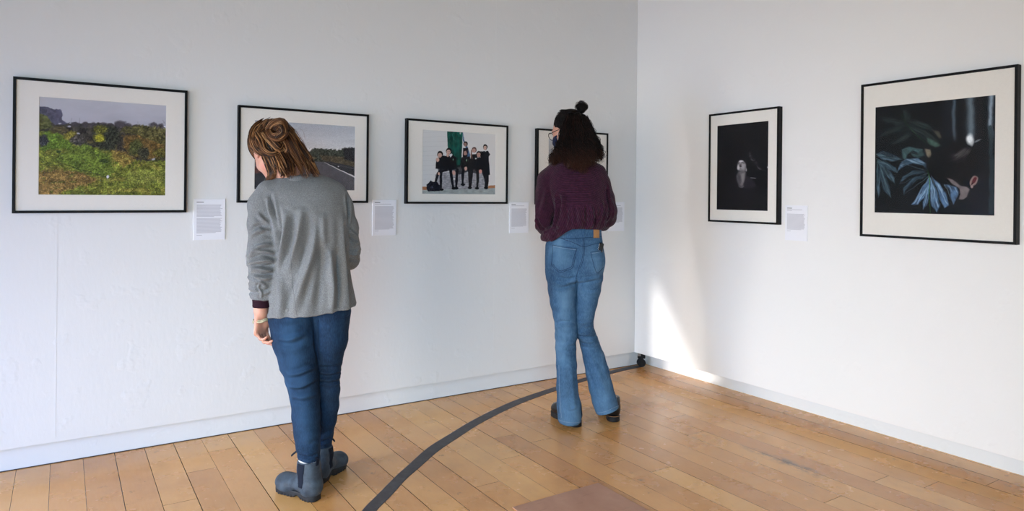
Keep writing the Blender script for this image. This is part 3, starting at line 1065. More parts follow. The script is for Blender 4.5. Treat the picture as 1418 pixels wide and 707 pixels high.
def N3(p, f, seed=0, o=3):
    """cheap 3D value noise on (n,3) arrays, 0..1"""
    def h(a, b, c):
        s = np.sin(a*12.9898+b*78.233+c*37.719+seed*3.17)*43758.5453
        return s-np.floor(s)
    out, amp, tot = 0, 1.0, 0
    for i in range(o):
        q = p*f*(2**i)+seed*1.7
        g = np.floor(q)
        r = q-g
        r = r*r*(3-2*r)
        v = 0
        for dx in (0, 1):
            for dy in (0, 1):
                for dz in (0, 1):
                    w = (r[:, 0] if dx else 1-r[:, 0])*(r[:, 1] if dy else 1-r[:, 1])*(r[:, 2] if dz else 1-r[:, 2])
                    v = v+w*h(g[:, 0]+dx, g[:, 1]+dy, g[:, 2]+dz)
        out = out+amp*v
        tot += amp
        amp *= 0.5
    return out/tot


class Field:
    def __init__(self, lo, hi, h):
        self.lo = np.array(lo, float)
        self.h = h
        self.n = np.ceil((np.array(hi)-self.lo)/h).astype(int)+1
        self.D = np.full(tuple(self.n), 1.0, np.float32)

    def _sub(self, lo, hi, pad):
        a = np.clip(np.floor((np.array(lo)-pad-self.lo)/self.h).astype(int), 0, self.n)
        b = np.clip(np.ceil((np.array(hi)+pad-self.lo)/self.h).astype(int)+1, 0, self.n)
        if (b <= a).any():
            return None, None
        ax = [(self.lo[i]+self.h*np.arange(a[i], b[i])).astype(np.float32) for i in range(3)]
        X, Y, Z = np.meshgrid(*ax, indexing='ij')
        return (slice(a[0], b[0]), slice(a[1], b[1]), slice(a[2], b[2])), (X, Y, Z)

    def op(self, fn, lo, hi, k=0.0, mode='add'):
        sl, P = self._sub(lo, hi, k+3*self.h)
        if sl is None:
            return
        d = fn(*P).astype(np.float32)
        o = self.D[sl]
        if mode == 'add':
            if k > 0:
                t = np.clip(0.5+0.5*(o-d)/k, 0, 1)
                r = o*(1-t)+d*t-k*t*(1-t)
            else:
                r = np.minimum(o, d)
        elif mode == 'sub':
            if k > 0:
                t = np.clip(0.5-0.5*(o+d)/k, 0, 1)
                r = o*(1-t)+(-d)*t+k*t*(1-t)
            else:
                r = np.maximum(o, -d)
        self.D[sl] = r

    def cone(self, p0, p1, r0, r1, k=0.02, flat=None, mode='add'):
        """flat = (unit direction, ratio): squash the section along that direction"""
        p0, p1 = np.array(p0, float), np.array(p1, float)
        R = max(r0, r1)
        lo, hi = np.minimum(p0, p1)-R, np.maximum(p0, p1)+R
        v = p1-p0
        L2 = float(v@v)+1e-12

        def fn(X, Y, Z):
            a, b, c = X-p0[0], Y-p0[1], Z-p0[2]
            t = np.clip((a*v[0]+b*v[1]+c*v[2])/L2, 0, 1)
            a, b, c = a-t*v[0], b-t*v[1], c-t*v[2]
            if flat:
                w, q = flat
                w = np.array(w, float)/np.linalg.norm(w)
                s = (a*w[0]+b*w[1]+c*w[2])*(1/q-1)
                a, b, c = a+s*w[0], b+s*w[1], c+s*w[2]
            return np.sqrt(a*a+b*b+c*c)-(r0+(r1-r0)*t)
        self.op(fn, lo, hi, k, mode)

    def chain(self, nodes, k=0.02, flat=None, mode='add'):
        """nodes: (point, radius)"""
        for (p, r), (q, s) in zip(nodes[:-1], nodes[1:]):
            self.cone(p, q, r, s, k, flat, mode)

    def ell(self, c, rad, R=None, k=0.02, mode='add'):
        c, rad = np.array(c, float), np.array(rad, float)
        R = np.eye(3) if R is None else np.array(R, float)   # rows = local axes
        m = max(rad)

        def fn(X, Y, Z):
            a, b, c_ = X-c[0], Y-c[1], Z-c[2]
            u = [(a*R[i][0]+b*R[i][1]+c_*R[i][2])/rad[i] for i in range(3)]
            return (np.sqrt(u[0]**2+u[1]**2+u[2]**2)-1)*min(rad)
        self.op(fn, c-m, c+m, k, mode)

    def loft(self, S, k=0.02, mode='add', grow=0.0, zlo=None, zhi=None, n=2.3, drape=None):
        """S rows: (z, cx, cy, half width, half depth) in descending or ascending z"""
        S = np.array(sorted([list(r) for r in S]), float)
        z0, z1 = S[0, 0] if zlo is None else zlo, S[-1, 0] if zhi is None else zhi
        cx, cy, A, B = [lambda z, j=j: smooth_interp(z, S[:, 0], S[:, j]) for j in (1, 2, 3, 4)]
        lo = (min(S[:, 1]-S[:, 3])-grow-.02, min(S[:, 2]-S[:, 4])-grow-.02, z0)
        hi = (max(S[:, 1]+S[:, 3])+grow+.02, max(S[:, 2]+S[:, 4])+grow+.02, z1)

        def fn(X, Y, Z):
            z = Z[0, 0, :]
            a, b = A(z)+grow, B(z)+grow
            u, v = (X-cx(z))/a, (Y-cy(z))/b
            if drape:
                th = np.arctan2(v, u)
                dr = drape(th, Z)
            else:
                dr = 0
            r = (np.abs(u)**n+np.abs(v)**n)**(1/n)
            d = (r-1)*np.minimum(a, b)-dr
            d = np.maximum(d, np.maximum(z0-Z, Z-z1))
            return d
        self.op(fn, lo, hi, k, mode)

    def cut(self, fn):
        """keep where fn<=0"""
        ax = [(self.lo[i]+self.h*np.arange(self.n[i])).astype(np.float32) for i in range(3)]
        X, Y, Z = np.meshgrid(*ax, indexing='ij', sparse=True)
        self.D = np.maximum(self.D, fn(X, Y, Z).astype(np.float32))

    def mesh(self):
        D = self.D
        D[0], D[-1], D[:, 0], D[:, -1], D[:, :, 0], D[:, :, -1] = 1, 1, 1, 1, 1, 1
        S = D < 0
        nx, ny, nz = D.shape
        cnt = np.zeros((nx-1, ny-1, nz-1), np.uint8)
        for i in (0, 1):
            for j in (0, 1):
                for k in (0, 1):
                    cnt += S[i:nx-1+i, j:ny-1+j, k:nz-1+k]
        act = np.argwhere((cnt > 0) & (cnt < 8))
        idx = -np.ones((nx-1, ny-1, nz-1), np.int32)
        idx[act[:, 0], act[:, 1], act[:, 2]] = np.arange(len(act))
        acc = np.zeros((len(act), 3))
        num = np.zeros(len(act))
        for ax in range(3):
            o = [0, 1, 2]
            o.remove(ax)
            for a in (0, 1):
                for b in (0, 1):
                    c0 = act.copy()
                    c0[:, o[0]] += a
                    c0[:, o[1]] += b
                    c1 = c0.copy()
                    c1[:, ax] += 1
                    d0, d1 = D[c0[:, 0], c0[:, 1], c0[:, 2]], D[c1[:, 0], c1[:, 1], c1[:, 2]]
                    m_ = (d0 < 0) != (d1 < 0)
                    t = np.where(m_, d0/np.where(d0 == d1, 1, d0-d1), 0)
                    p = c0.astype(float)
                    p[:, ax] += t
                    acc[m_] += p[m_]
                    num += m_
        V = self.lo+self.h*acc/num[:, None]
        F = []
        for ax in range(3):
            o = [(ax+1) % 3, (ax+2) % 3]
            sl0 = [slice(None)]*3
            sl1 = [slice(None)]*3
            sl0[ax], sl1[ax] = slice(0, -1), slice(1, None)
            ch = S[tuple(sl0)] != S[tuple(sl1)]
            e = np.argwhere(ch)
            e = e[(e[:, o[0]] > 0) & (e[:, o[1]] > 0) & (e[:, o[0]] < D.shape[o[0]]-1) & (e[:, o[1]] < D.shape[o[1]]-1)]
            q = []
            for a, b in ((-1, -1), (0, -1), (0, 0), (-1, 0)):
                c = e.copy()
                c[:, o[0]] += a
                c[:, o[1]] += b
                q.append(idx[c[:, 0], c[:, 1], c[:, 2]])
            q = np.stack(q, 1)
            fl = S[e[:, 0], e[:, 1], e[:, 2]]
            q[~fl] = q[~fl][:, ::-1]
            F.append(q[(q >= 0).all(1)])
        F = np.concatenate(F)
        # a little relaxation
        for _ in range(2):
            s_, c_ = np.zeros_like(V), np.zeros(len(V))
            for i in range(4):
                j = (i+1) % 4
                np.add.at(s_, F[:, i], V[F[:, j]])
                np.add.at(c_, F[:, i], 1)
                np.add.at(s_, F[:, j], V[F[:, i]])
                np.add.at(c_, F[:, j], 1)
            V = V*0.6+0.4*s_/c_[:, None]
        return V, F


def smooth_interp(z, zs, vs):
    """monotone-ish cubic through the samples"""
    zs, vs = np.asarray(zs, float), np.asarray(vs, float)
    m_ = np.gradient(vs, zs) if len(zs) > 2 else np.full(len(zs), (vs[-1]-vs[0])/(zs[-1]-zs[0]))
    z = np.clip(z, zs[0], zs[-1])
    i = np.clip(np.searchsorted(zs, z)-1, 0, len(zs)-2)
    h = zs[i+1]-zs[i]
    t = (z-zs[i])/h
    return ((2*t**3-3*t**2+1)*vs[i]+(t**3-2*t**2+t)*h*m_[i]+(-2*t**3+3*t**2)*vs[i+1]+(t**3-t**2)*h*m_[i+1]).astype(np.float32)


def vnormals(V, F):
    n = np.cross(V[F[:, 2]]-V[F[:, 0]], V[F[:, 3]]-V[F[:, 1]])
    N = np.zeros_like(V)
    for i in range(4):
        np.add.at(N, F[:, i], n)
    return N/(np.linalg.norm(N, axis=1)[:, None]+1e-12)


def seg_dist(V, P):
    """distance from vertices to a 3D polyline, with the parameter 0..1"""
    P = np.array(P, float)
    best = np.full(len(V), 1e9)
    par = np.zeros(len(V))
    n = len(P)-1
    for i in range(n):
        a, v = P[i], P[i+1]-P[i]
        t = np.clip(((V-a)@v)/(v@v+1e-12), 0, 1)
        d = np.linalg.norm(V-a-t[:, None]*v, axis=1)
        m_ = d < best
        best[m_] = d[m_]
        par[m_] = (i+t[m_])/n
    return best, par


class Person:
    def __init__(self, px, py, label):
        self.P = np.array([px, py, 0.0])
        self.D = math.hypot(px, py)
        self.ef = np.array([px/self.D, py/self.D, 0])
        self.er = np.array([self.ef[1], -self.ef[0], 0])
        self.root = empty('person', (px, py, 0), math.atan2(self.ef[1], self.ef[0])-PI/2)
        tag(self.root, label, 'person', kind='thing')

    def ray(self, u, v):
        d = CAM_R*((u-709)/CAM_F)-CAM_U*((v-CAM_CY)/CAM_F)+_f
        o = np.array([0, 0, CAM_H])-self.P
        loc = lambda w: np.array([w@self.er, w@self.ef, w[2]])
        return loc(o), loc(d)

    def __call__(self, u, v, d=0.0):
        o, w = self.ray(u, v)
        t = (d-o[1])/w[1]
        return o+w*t

    def rad(self, w, d=0.0):
        """metres for a width of w reference pixels at depth d"""
        return w*(self.D+d)*0.97/CAM_F

    def strip(self, v, u0, u1, d=0.0):
        a, b = self(u0, v, d), self(u1, v, d)
        return (a+b)/2, (b[0]-a[0])/2


def project(per, bvh, pts, lift=0.0, n=None):
    """drop a drawn line (u, v) from the photo's side onto a surface -> local points"""
    out = []
    if n:
        pts = resample(pts, n)
    for u, v in pts:
        o, w = per.ray(u, v)
        w = w/np.linalg.norm(w)
        h = bvh.ray_cast(Vector(o), Vector(w))
        if h[0] is not None:
            out.append(np.array(h[0])+np.array(h[1])*lift)
    return np.array(out)


def tube_mesh(paths, sides=5):
    """paths: list of (points (n,3), radii (n,)) -> verts, quad faces, per-vertex path index"""
    VV, FF, ids = [], [], []
    base = 0
    ang = np.linspace(0, 2*PI, sides, endpoint=False)
    for pi_, (P, R) in enumerate(paths):
        P = np.asarray(P, float)
        n = len(P)
        if n < 2:
            continue
        T = np.gradient(P, axis=0)
        T /= np.linalg.norm(T, axis=1)[:, None]+1e-12
        ref = np.array([0.3, 0.2, 0.93]) if abs(T[0] @ np.array([0.3, 0.2, 0.93])) < 0.9 else np.array([1.0, 0, 0])
        A = np.cross(T, ref)
        A /= np.linalg.norm(A, axis=1)[:, None]+1e-12
        B = np.cross(T, A)
        ring = P[:, None, :]+np.asarray(R)[:, None, None]*(np.cos(ang)[None, :, None]*A[:, None, :]+np.sin(ang)[None, :, None]*B[:, None, :])
        VV.append(ring.reshape(-1, 3))
        i = np.arange(n-1)[:, None]*sides
        j = np.arange(sides)[None, :]
        j2 = (j+1) % sides
        f = np.stack([i+j, i+j2, i+sides+j2, i+sides+j], -1).reshape(-1, 4)+base
        FF.append(f)
        ids.append(np.full(n*sides, pi_))
        base += n*sides
    return np.concatenate(VV), np.concatenate(FF), np.concatenate(ids)


def field_obj(name, F_, mat, parent, disp=None, extra=None):
    V, F = F_.mesh()
    if disp is not None:
        N = vnormals(V, F)
        V = V+N*disp(V, N)[:, None]
    o = mesh_obj(name, V, F, mat, parent, smooth=True)
    if extra is not None:
        vals = extra(V)
        at = o.data.color_attributes.new('mark', 'FLOAT_COLOR', 'POINT')
        at.data.foreach_set('color', vals.astype(np.float32).ravel())
    return o, V, F


def bvh_of(V, F):
    return BVHTree.FromPolygons([tuple(v) for v in V], [tuple(int(i) for i in f) for f in F])


def frame_from(f, up):
    f = np.array(f, float)
    f /= np.linalg.norm(f)
    up = np.array(up, float)
    up = up-f*(up@f)
    up /= np.linalg.norm(up)
    x = np.cross(f, up)          # person's right
    return np.array([x, f, up])  # rows: right, forward, up


# ---- materials for the figures
def mat_skin():
    t = NT('skin', 0.5, 0.4)
    co = t.coords()
    t.base(t.ramp(t.noise(co, 14, 4), [(0.3, srgb(196, 138, 116)), (0.6, srgb(212, 158, 136)), (0.8, srgb(216, 146, 128))]))
    t.b.inputs['Subsurface Weight'].default_value = 0.12
    t.b.inputs['Subsurface Radius'].default_value = (0.012, 0.004, 0.002)
    t.bump(t.noise(co, 420, 2), 0.0004, 0.4)
    return t.m


def mat_denim(name, dark, mid, light):
    t = NT(name, 0.82, 0.2)
    co = t.coords()
    a = t.noise(co, 5, 4, 0.6, (1, 1, 0.55))
    b = t.noise(co, 260, 2, 0.6, (1, 1, 0.25))
    c = t.ramp(a, [(0.28, dark), (0.52, mid), (0.75, light)])
    c = t.mix(t.ramp(b, [(0.4, (0, 0, 0, 1)), (0.75, (0.34, 0.34, 0.34, 1))]), c, light)
    at = t.n('ShaderNodeVertexColor', layer_name='mark')
    sp = t.n('ShaderNodeSeparateColor')
    t.l(at.outputs[0], sp.inputs[0])
    c = t.mix(sp.outputs[0], c, light)      # worn, faded areas of the cloth and painted-on highlights
    c = t.mix(sp.outputs[1], c, dark)       # unfaded seams and edges
    t.base(c)
    t.bump(b, 0.0005, 0.5)
    return t.m


def mat_wool():
    t = NT('grey_marl_wool', 0.95, 0.1)
    co = t.coords()
    a = t.noise(co, 380, 3, 0.7)
    b = t.noise(co, 9, 3, 0.5)
    c = t.ramp(a, [(0.32, srgb(92, 93, 94)), (0.5, srgb(120, 121, 122)), (0.70, srgb(150, 151, 152))])
    c = t.mix(t.ramp(b, [(0.35, (0, 0, 0, 1)), (0.7, (0.2, 0.2, 0.2, 1))]), c, srgb(100, 99, 98))
    t.base(c)
    t.b.inputs['Sheen Weight'].default_value = 0.1
    t.bump(a, 0.0008, 0.4)
    return t.m


def mat_knit():
    t = NT('aubergine_rib_knit', 0.92, 0.1)
    co = t.coords()
    at = t.n('ShaderNodeVertexColor', layer_name='mark')
    sp = t.n('ShaderNodeSeparateColor')
    t.l(at.outputs[0], sp.inputs[0])
    w = []
    for i in (0, 1):
        ph = t.math('MULTIPLY', sp.outputs[i], 2*PI/0.0098)
        w.append(t.math('ADD', t.math('MULTIPLY', t.math('SINE', ph), 0.5), 0.5))
    s1 = t.mix(sp.outputs[2], w[0], w[1])
    st = t.noise(co, 300, 2, 0.6)
    c = t.ramp(t.noise(co, 60, 3, 0.6), [(0.3, srgb(53, 24, 42)), (0.55, srgb(67, 32, 53)), (0.8, srgb(82, 40, 60))])
    c = t.mix(t.ramp(s1, [(0.0, (0.65, 0.65, 0.65, 1)), (0.55, (0, 0, 0, 1))]), c, srgb(28, 11, 24))
    t.base(c)
    t.b.inputs['Sheen Weight'].default_value = 0.1
    b1 = t.bump(s1, 0.0028, 0.8)
    t.bump(st, 0.001, 0.5, b1)
    return t.m


def mat_hair(name, stops, rough=0.45, spec=0.3):
    t = NT(name, rough, spec)
    at = t.n('ShaderNodeVertexColor', layer_name='mark')
    sp = t.n('ShaderNodeSeparateColor')
    t.l(at.outputs[0], sp.inputs[0])
    c = t.ramp(sp.outputs[0], stops)
    c = t.mix(sp.outputs[1], c, stops[-1][1])
    t.base(c)
    return t.m


def mat_leather(name, a, b, rough=0.5):
    t = NT(name, rough, 0.4)
    co = t.coords()
    t.base(t.ramp(t.noise(co, 22, 5, 0.65), [(0.3, a), (0.7, b)]))
    t.bump(t.noise(co, 160, 3), 0.0006, 0.4)
    return t.m


M['skin'] = mat_skin()
M['wool'] = mat_wool()
M['knit'] = mat_knit()
M['denim1'] = mat_denim('dark_blue_denim', srgb(12, 24, 40), srgb(22, 43, 69), srgb(50, 84, 118))
M['denim2'] = mat_denim('light_blue_denim', srgb(30, 54, 84), srgb(52, 86, 121), srgb(106, 144, 176))
M['hair1'] = mat_hair('light_brown_hair', [(0.0, srgb(30, 17, 10)), (0.4, srgb(66, 38, 21)), (0.78, srgb(124, 78, 43)), (1.0, srgb(208, 156, 104))])
M['hair2'] = mat_hair('dark_brown_hair', [(0.0, srgb(9, 6, 6)), (0.5, srgb(20, 12, 11)), (0.8, srgb(36, 21, 17)), (1.0, srgb(104, 62, 44))], 0.5, 0.16)
M['boot'] = mat_leather('slate_nubuck', srgb(38, 48, 60), srgb(74, 88, 102), 0.6)
M['boot_sole'] = plain('boot_sole_rubber', srgb(26, 30, 36), 0.6, 0.4, noise_amt=0.15, scale=80)
M['elastic'] = plain('navy_elastic', srgb(22, 28, 42), 0.85, 0.2)
M['shoe'] = mat_leather('black_leather', srgb(12, 12, 14), srgb(24, 24, 27), 0.28)
M['cuff'] = plain('dark_plum_knit', srgb(44, 22, 32), 0.9, 0.15)
M['mask'] = plain('navy_patterned_cloth', srgb(34, 38, 62), 0.85, 0.2, noise_amt=0.5, scale=120)
M['black_plastic'] = plain('black_acetate', srgb(14, 14, 18), 0.25, 0.5)
M['thread_dark'] = plain('navy_thread', srgb(26, 42, 70), 0.8, 0.2)
M['thread_light'] = plain('pale_thread', srgb(132, 150, 172), 0.8, 0.2)
M['thread_wool'] = plain('grey_seam_thread', srgb(96, 98, 101), 0.9, 0.1)
M['tan'] = plain('tan_leather_patch', srgb(176, 128, 84), 0.7, 0.3)
M['sock'] = plain('white_sock', srgb(214, 214, 218), 0.9, 0.1)
M['bracelet'] = plain('bracelet_cord', srgb(190, 180, 150), 0.5, 0.4, noise_amt=0.4, scale=150)
M['lens'] = M['glazing']
M['eye'] = plain('eye_white', srgb(226, 222, 218), 0.2, 0.5)
M['phone'] = plain('phone_black_glass', srgb(24, 25, 28), 0.15, 0.5)
M['phone_edge'] = plain('phone_steel_edge', srgb(220, 222, 226), 0.25, 0.5, metal=1.0)


def add_head(F, C0, R, s=1.0):
    """skull, face, ears, eyes, nose, mouth. R rows: right, forward, up; C0 centre at eye height"""
    C0 = np.array(C0, float)

    def L(x, y, z):
        return C0+s*(R[0]*x+R[1]*y+R[2]*z)

    def E(p, r, k=0.012, mode='add'):
        F.ell(L(*p), np.array(r)*s, R, k*s, mode)
    E((0, -0.012, 0.035), (0.074, 0.092, 0.080))
    E((0, 0.018, -0.005), (0.066, 0.074, 0.086), 0.03)
    F.cone(L(-.036, .022, -.055), L(0, .066, -.093), .030*s, .018*s, .025*s)
    F.cone(L(.036, .022, -.055), L(0, .066, -.093), .030*s, .018*s, .025*s)
    E((-.035, .060, -.025), (.022, .020, .022), .02)
    E((.035, .060, -.025), (.022, .020, .022), .02)
    for x in (-.031, .031):
        E((x, .095, .002), (.017, .014, .011), .012, 'sub')
        E((x, .0795, .001), (.0125, .0125, .011), .003)
    F.cone(L(-.045, .078, .022), L(-.015, .088, .020), .007*s, .007*s, .012*s)
    F.cone(L(.045, .078, .022), L(.015, .088, .020), .007*s, .007*s, .012*s)
    F.cone(L(0, .086, .012), L(0, .106, -.028), .007*s, .0105*s, .010*s)
    for x in (-.011, .011):
        E((x, .097, -.032), (.008, .009, .007), .006)
    E((0, .092, -.0545), (.021, .009, .0058), .006)
    E((0, .0905, -.0665), (.018, .009, .0066), .006)
    F.cone(L(-.02, .103, -.0605), L(.02, .103, -.0605), .0018*s, .0018*s, .004*s, mode='sub')
    for x in (-1, 1):
        E((x*.074, -.004, -.006), (.0075, .018, .030), .006)
        E((x*.081, -.001, -.004), (.0055, .010, .019), .004, 'sub')
    return L


def add_hand(F, W, X, N, S, curl, thumb=(0.55, 0.55, 0.45), s=1.0, spread=0.0, tcurl=0.3):
    """W wrist, X towards the fingers, N palm normal (fingers curl to it), S side of the thumb; curl = 3 joint angles in degrees"""
    W = np.array(W, float)
    X, N, S = [np.array(a, float)/np.linalg.norm(a) for a in (X, N, S)]
    N = N-X*(N@X)
    N /= np.linalg.norm(N)
    sg = np.sign(np.cross(X, N)@S) or 1
    S = np.cross(X, N)*sg
    fl = (N, 0.62)
    for off, ln in ((.030, .080), (.010, .084), (-.010, .080), (-.028, .073)):
        F.cone(W+S*off*.55*s+X*.008*s, W+(X*ln+S*off)*s, .0200*s, .0150*s, .012*s, fl)
    F.ell(W+(X*.035+S*.020+N*.010)*s, np.array([.026, .014, .018])*s, [X, N, S], .012*s)
    for i, (off, base, L) in enumerate(((.030, .082, (.040, .024, .019)), (.010, .087, (.044, .028, .021)), (-.010, .083, (.041, .026, .020)), (-.028, .075, (.032, .020, .018)))):
        p = W+(X*base+S*off)*s
        a = 0.0
        r = [.0088, .0080, .0072, .0060]
        if i == 3:
            r = [x*.88 for x in r]
        side = S*(spread*(1.5-i)*.06)
        c = curl[i] if isinstance(curl[0], (list, tuple)) else curl
        for j in range(3):
            a += math.radians(c[j])
            q = p+(X*math.cos(a)+N*math.sin(a)+side)*L[j]*s
            F.cone(p, q, r[j]*s, r[j+1]*s, .003*s)
            F.ell(p, np.array([r[j]*1.04]*3)*s, None, .003*s)
            p = q
    p = W+(X*.022+S*.024+N*.006)*s
    d = X*thumb[0]+S*thumb[1]+N*thumb[2]
    d /= np.linalg.norm(d)
    for j, (ln, r0, r1) in enumerate(((.042, .0135, .0108), (.031, .0100, .0092), (.024, .0092, .0070))):
        q = p+d*ln*s
        F.cone(p, q, r0*s, r1*s, .006*s)
        p = q
        d = d*math.cos(tcurl)+(X*.5+N*.5)*math.sin(tcurl)
        d /= np.linalg.norm(d)


CREASE = 1.45


def crease_disp(V, N, creases):
    """creases: (polyline 3D, width, amplitude, kind) ridge (+) or groove (-), faded at both ends"""
    out = np.zeros(len(V))
    for P, w, a in creases:
        if len(P) < 2:
            continue
        P = np.asarray(P)
        lo, hi = P.min(0)-3*w, P.max(0)+3*w
        m_ = ((V > lo) & (V < hi)).all(1)
        if not m_.any():
            continue
        d, t = seg_dist(V[m_], P)
        env = np.clip(np.sin(PI*np.clip(t, 0.02, 0.98)), 0, 1)**0.5
        x = d/w
        out[m_] += CREASE*a*env*(np.exp(-x*x)-0.45*np.exp(-((x-1.9)**2)))
    return out


def seam(name, per, bvh, lines, r, mat, parent, lift=0.0003, n=26, sides=5):
    for ln in lines:
        P = project(per, bvh, ln, lift, n)
        if len(P) < 3:
            continue
        j = np.where(np.linalg.norm(np.diff(P, axis=0), axis=1) > 0.05)[0]
        for seg_ in np.split(P, j+1):
            if len(seg_) > 2:
                V, F, _ = tube_mesh([(seg_, np.full(len(seg_), r))], sides)
                mesh_obj(name, V, F, mat, parent, smooth=True)


def strands(guides, n, rng_, r=0.0011, curl=0.0, freq=9, npts=22, seglen=None, tips=True):
    """guides: list of (points (m,3), radii (m,), weight) -> list of paths with a brightness value"""
    paths, val = [], []
    ws = np.array([g[2] for g in guides], float)
    ws /= ws.sum()
    for i in range(n):
        g = guides[rng_.choice(len(guides), p=ws)]
        P0, R0 = np.array(g[0], float), np.array(g[1], float)
        P = resample(P0, npts)
        R = np.interp(np.linspace(0, 1, npts), np.linspace(0, 1, len(R0)), R0)
        T = np.gradient(P, axis=0)
        T /= np.linalg.norm(T, axis=1)[:, None]
        ref = np.array([0.13, -0.98, 0.1])
        A = np.cross(T, ref)
        A /= np.linalg.norm(A, axis=1)[:, None]+1e-9
        B = np.cross(T, A)
        th = rng_.uniform(0, 2*PI)
        rr = rng_.uniform(0.72, 1.06) if rng_.random() < .85 else rng_.uniform(1.0, 1.3)
        tw = rng_.uniform(-.5, .5)
        u = np.linspace(0, 1, npts)
        a = th+tw*u
        Q = P+(rr*R)[:, None]*(np.cos(a)[:, None]*A+np.sin(a)[:, None]*B)
        if curl:
            ph, f = rng_.uniform(0, 6.28), freq*rng_.uniform(.7, 1.3)
            amp = curl*rng_.uniform(.4, 1.3)*u**0.8
            Q = Q+(amp*np.sin(f*u*3+ph))[:, None]*A+(amp*np.cos(f*u*3+ph))[:, None]*B
        else:
            ph = rng_.uniform(0, 6.28)
            Q = Q+(0.0018*np.sin(u*6+ph))[:, None]*A
        cut0, cut1 = int(rng_.uniform(0, .12)*npts), npts-int(rng_.uniform(0, .25)*npts) if tips else npts
        Q = Q[cut0:cut1]
        rad = r*rng_.uniform(.7, 1.3)*np.interp(np.linspace(0, 1, len(Q)), [0, .1, .8, 1], [.5, 1, .9, .25])
        paths.append((Q, rad))
        val.append(rng_.random())
    return paths, val


def hair_obj(name, F_, paths, vals, mat, parent, sides=4, tip=0.0, base=0.25):
    """the hair mass and its strands as one mesh"""
    V1, F1 = F_.mesh()
    V1 = V1+vnormals(V1, F1)*((N3(V1*np.array([1, 1, .35]), 130, 5, 2)-.5)*.006)[:, None]
    V2, F2, ids = tube_mesh(paths, sides)
    V = np.concatenate([V1, V2])
    F = np.concatenate([F1, F2+len(V1)])
    o = mesh_obj(name, V, F, mat, parent, smooth=True)
    c = np.zeros((len(V), 4))
    c[:, 3] = 1
    c[:len(V1), 0] = base+0.3*(N3(V1*np.array([1, 1, .3]), 90, 3, 2)-.5)
    vv = np.array(vals)
    c[len(V1):, 0] = vv[ids]
    if tip:
        zt = V[:, 2]
        c[:, 1] = np.clip((tip-zt)/0.10, 0, 1)*0.5*(0.3+0.7*c[:, 0])
    at = o.data.color_attributes.new('mark', 'FLOAT_COLOR', 'POINT')
    at.data.foreach_set('color', np.clip(c, 0, 1).astype(np.float32).ravel())
    return o


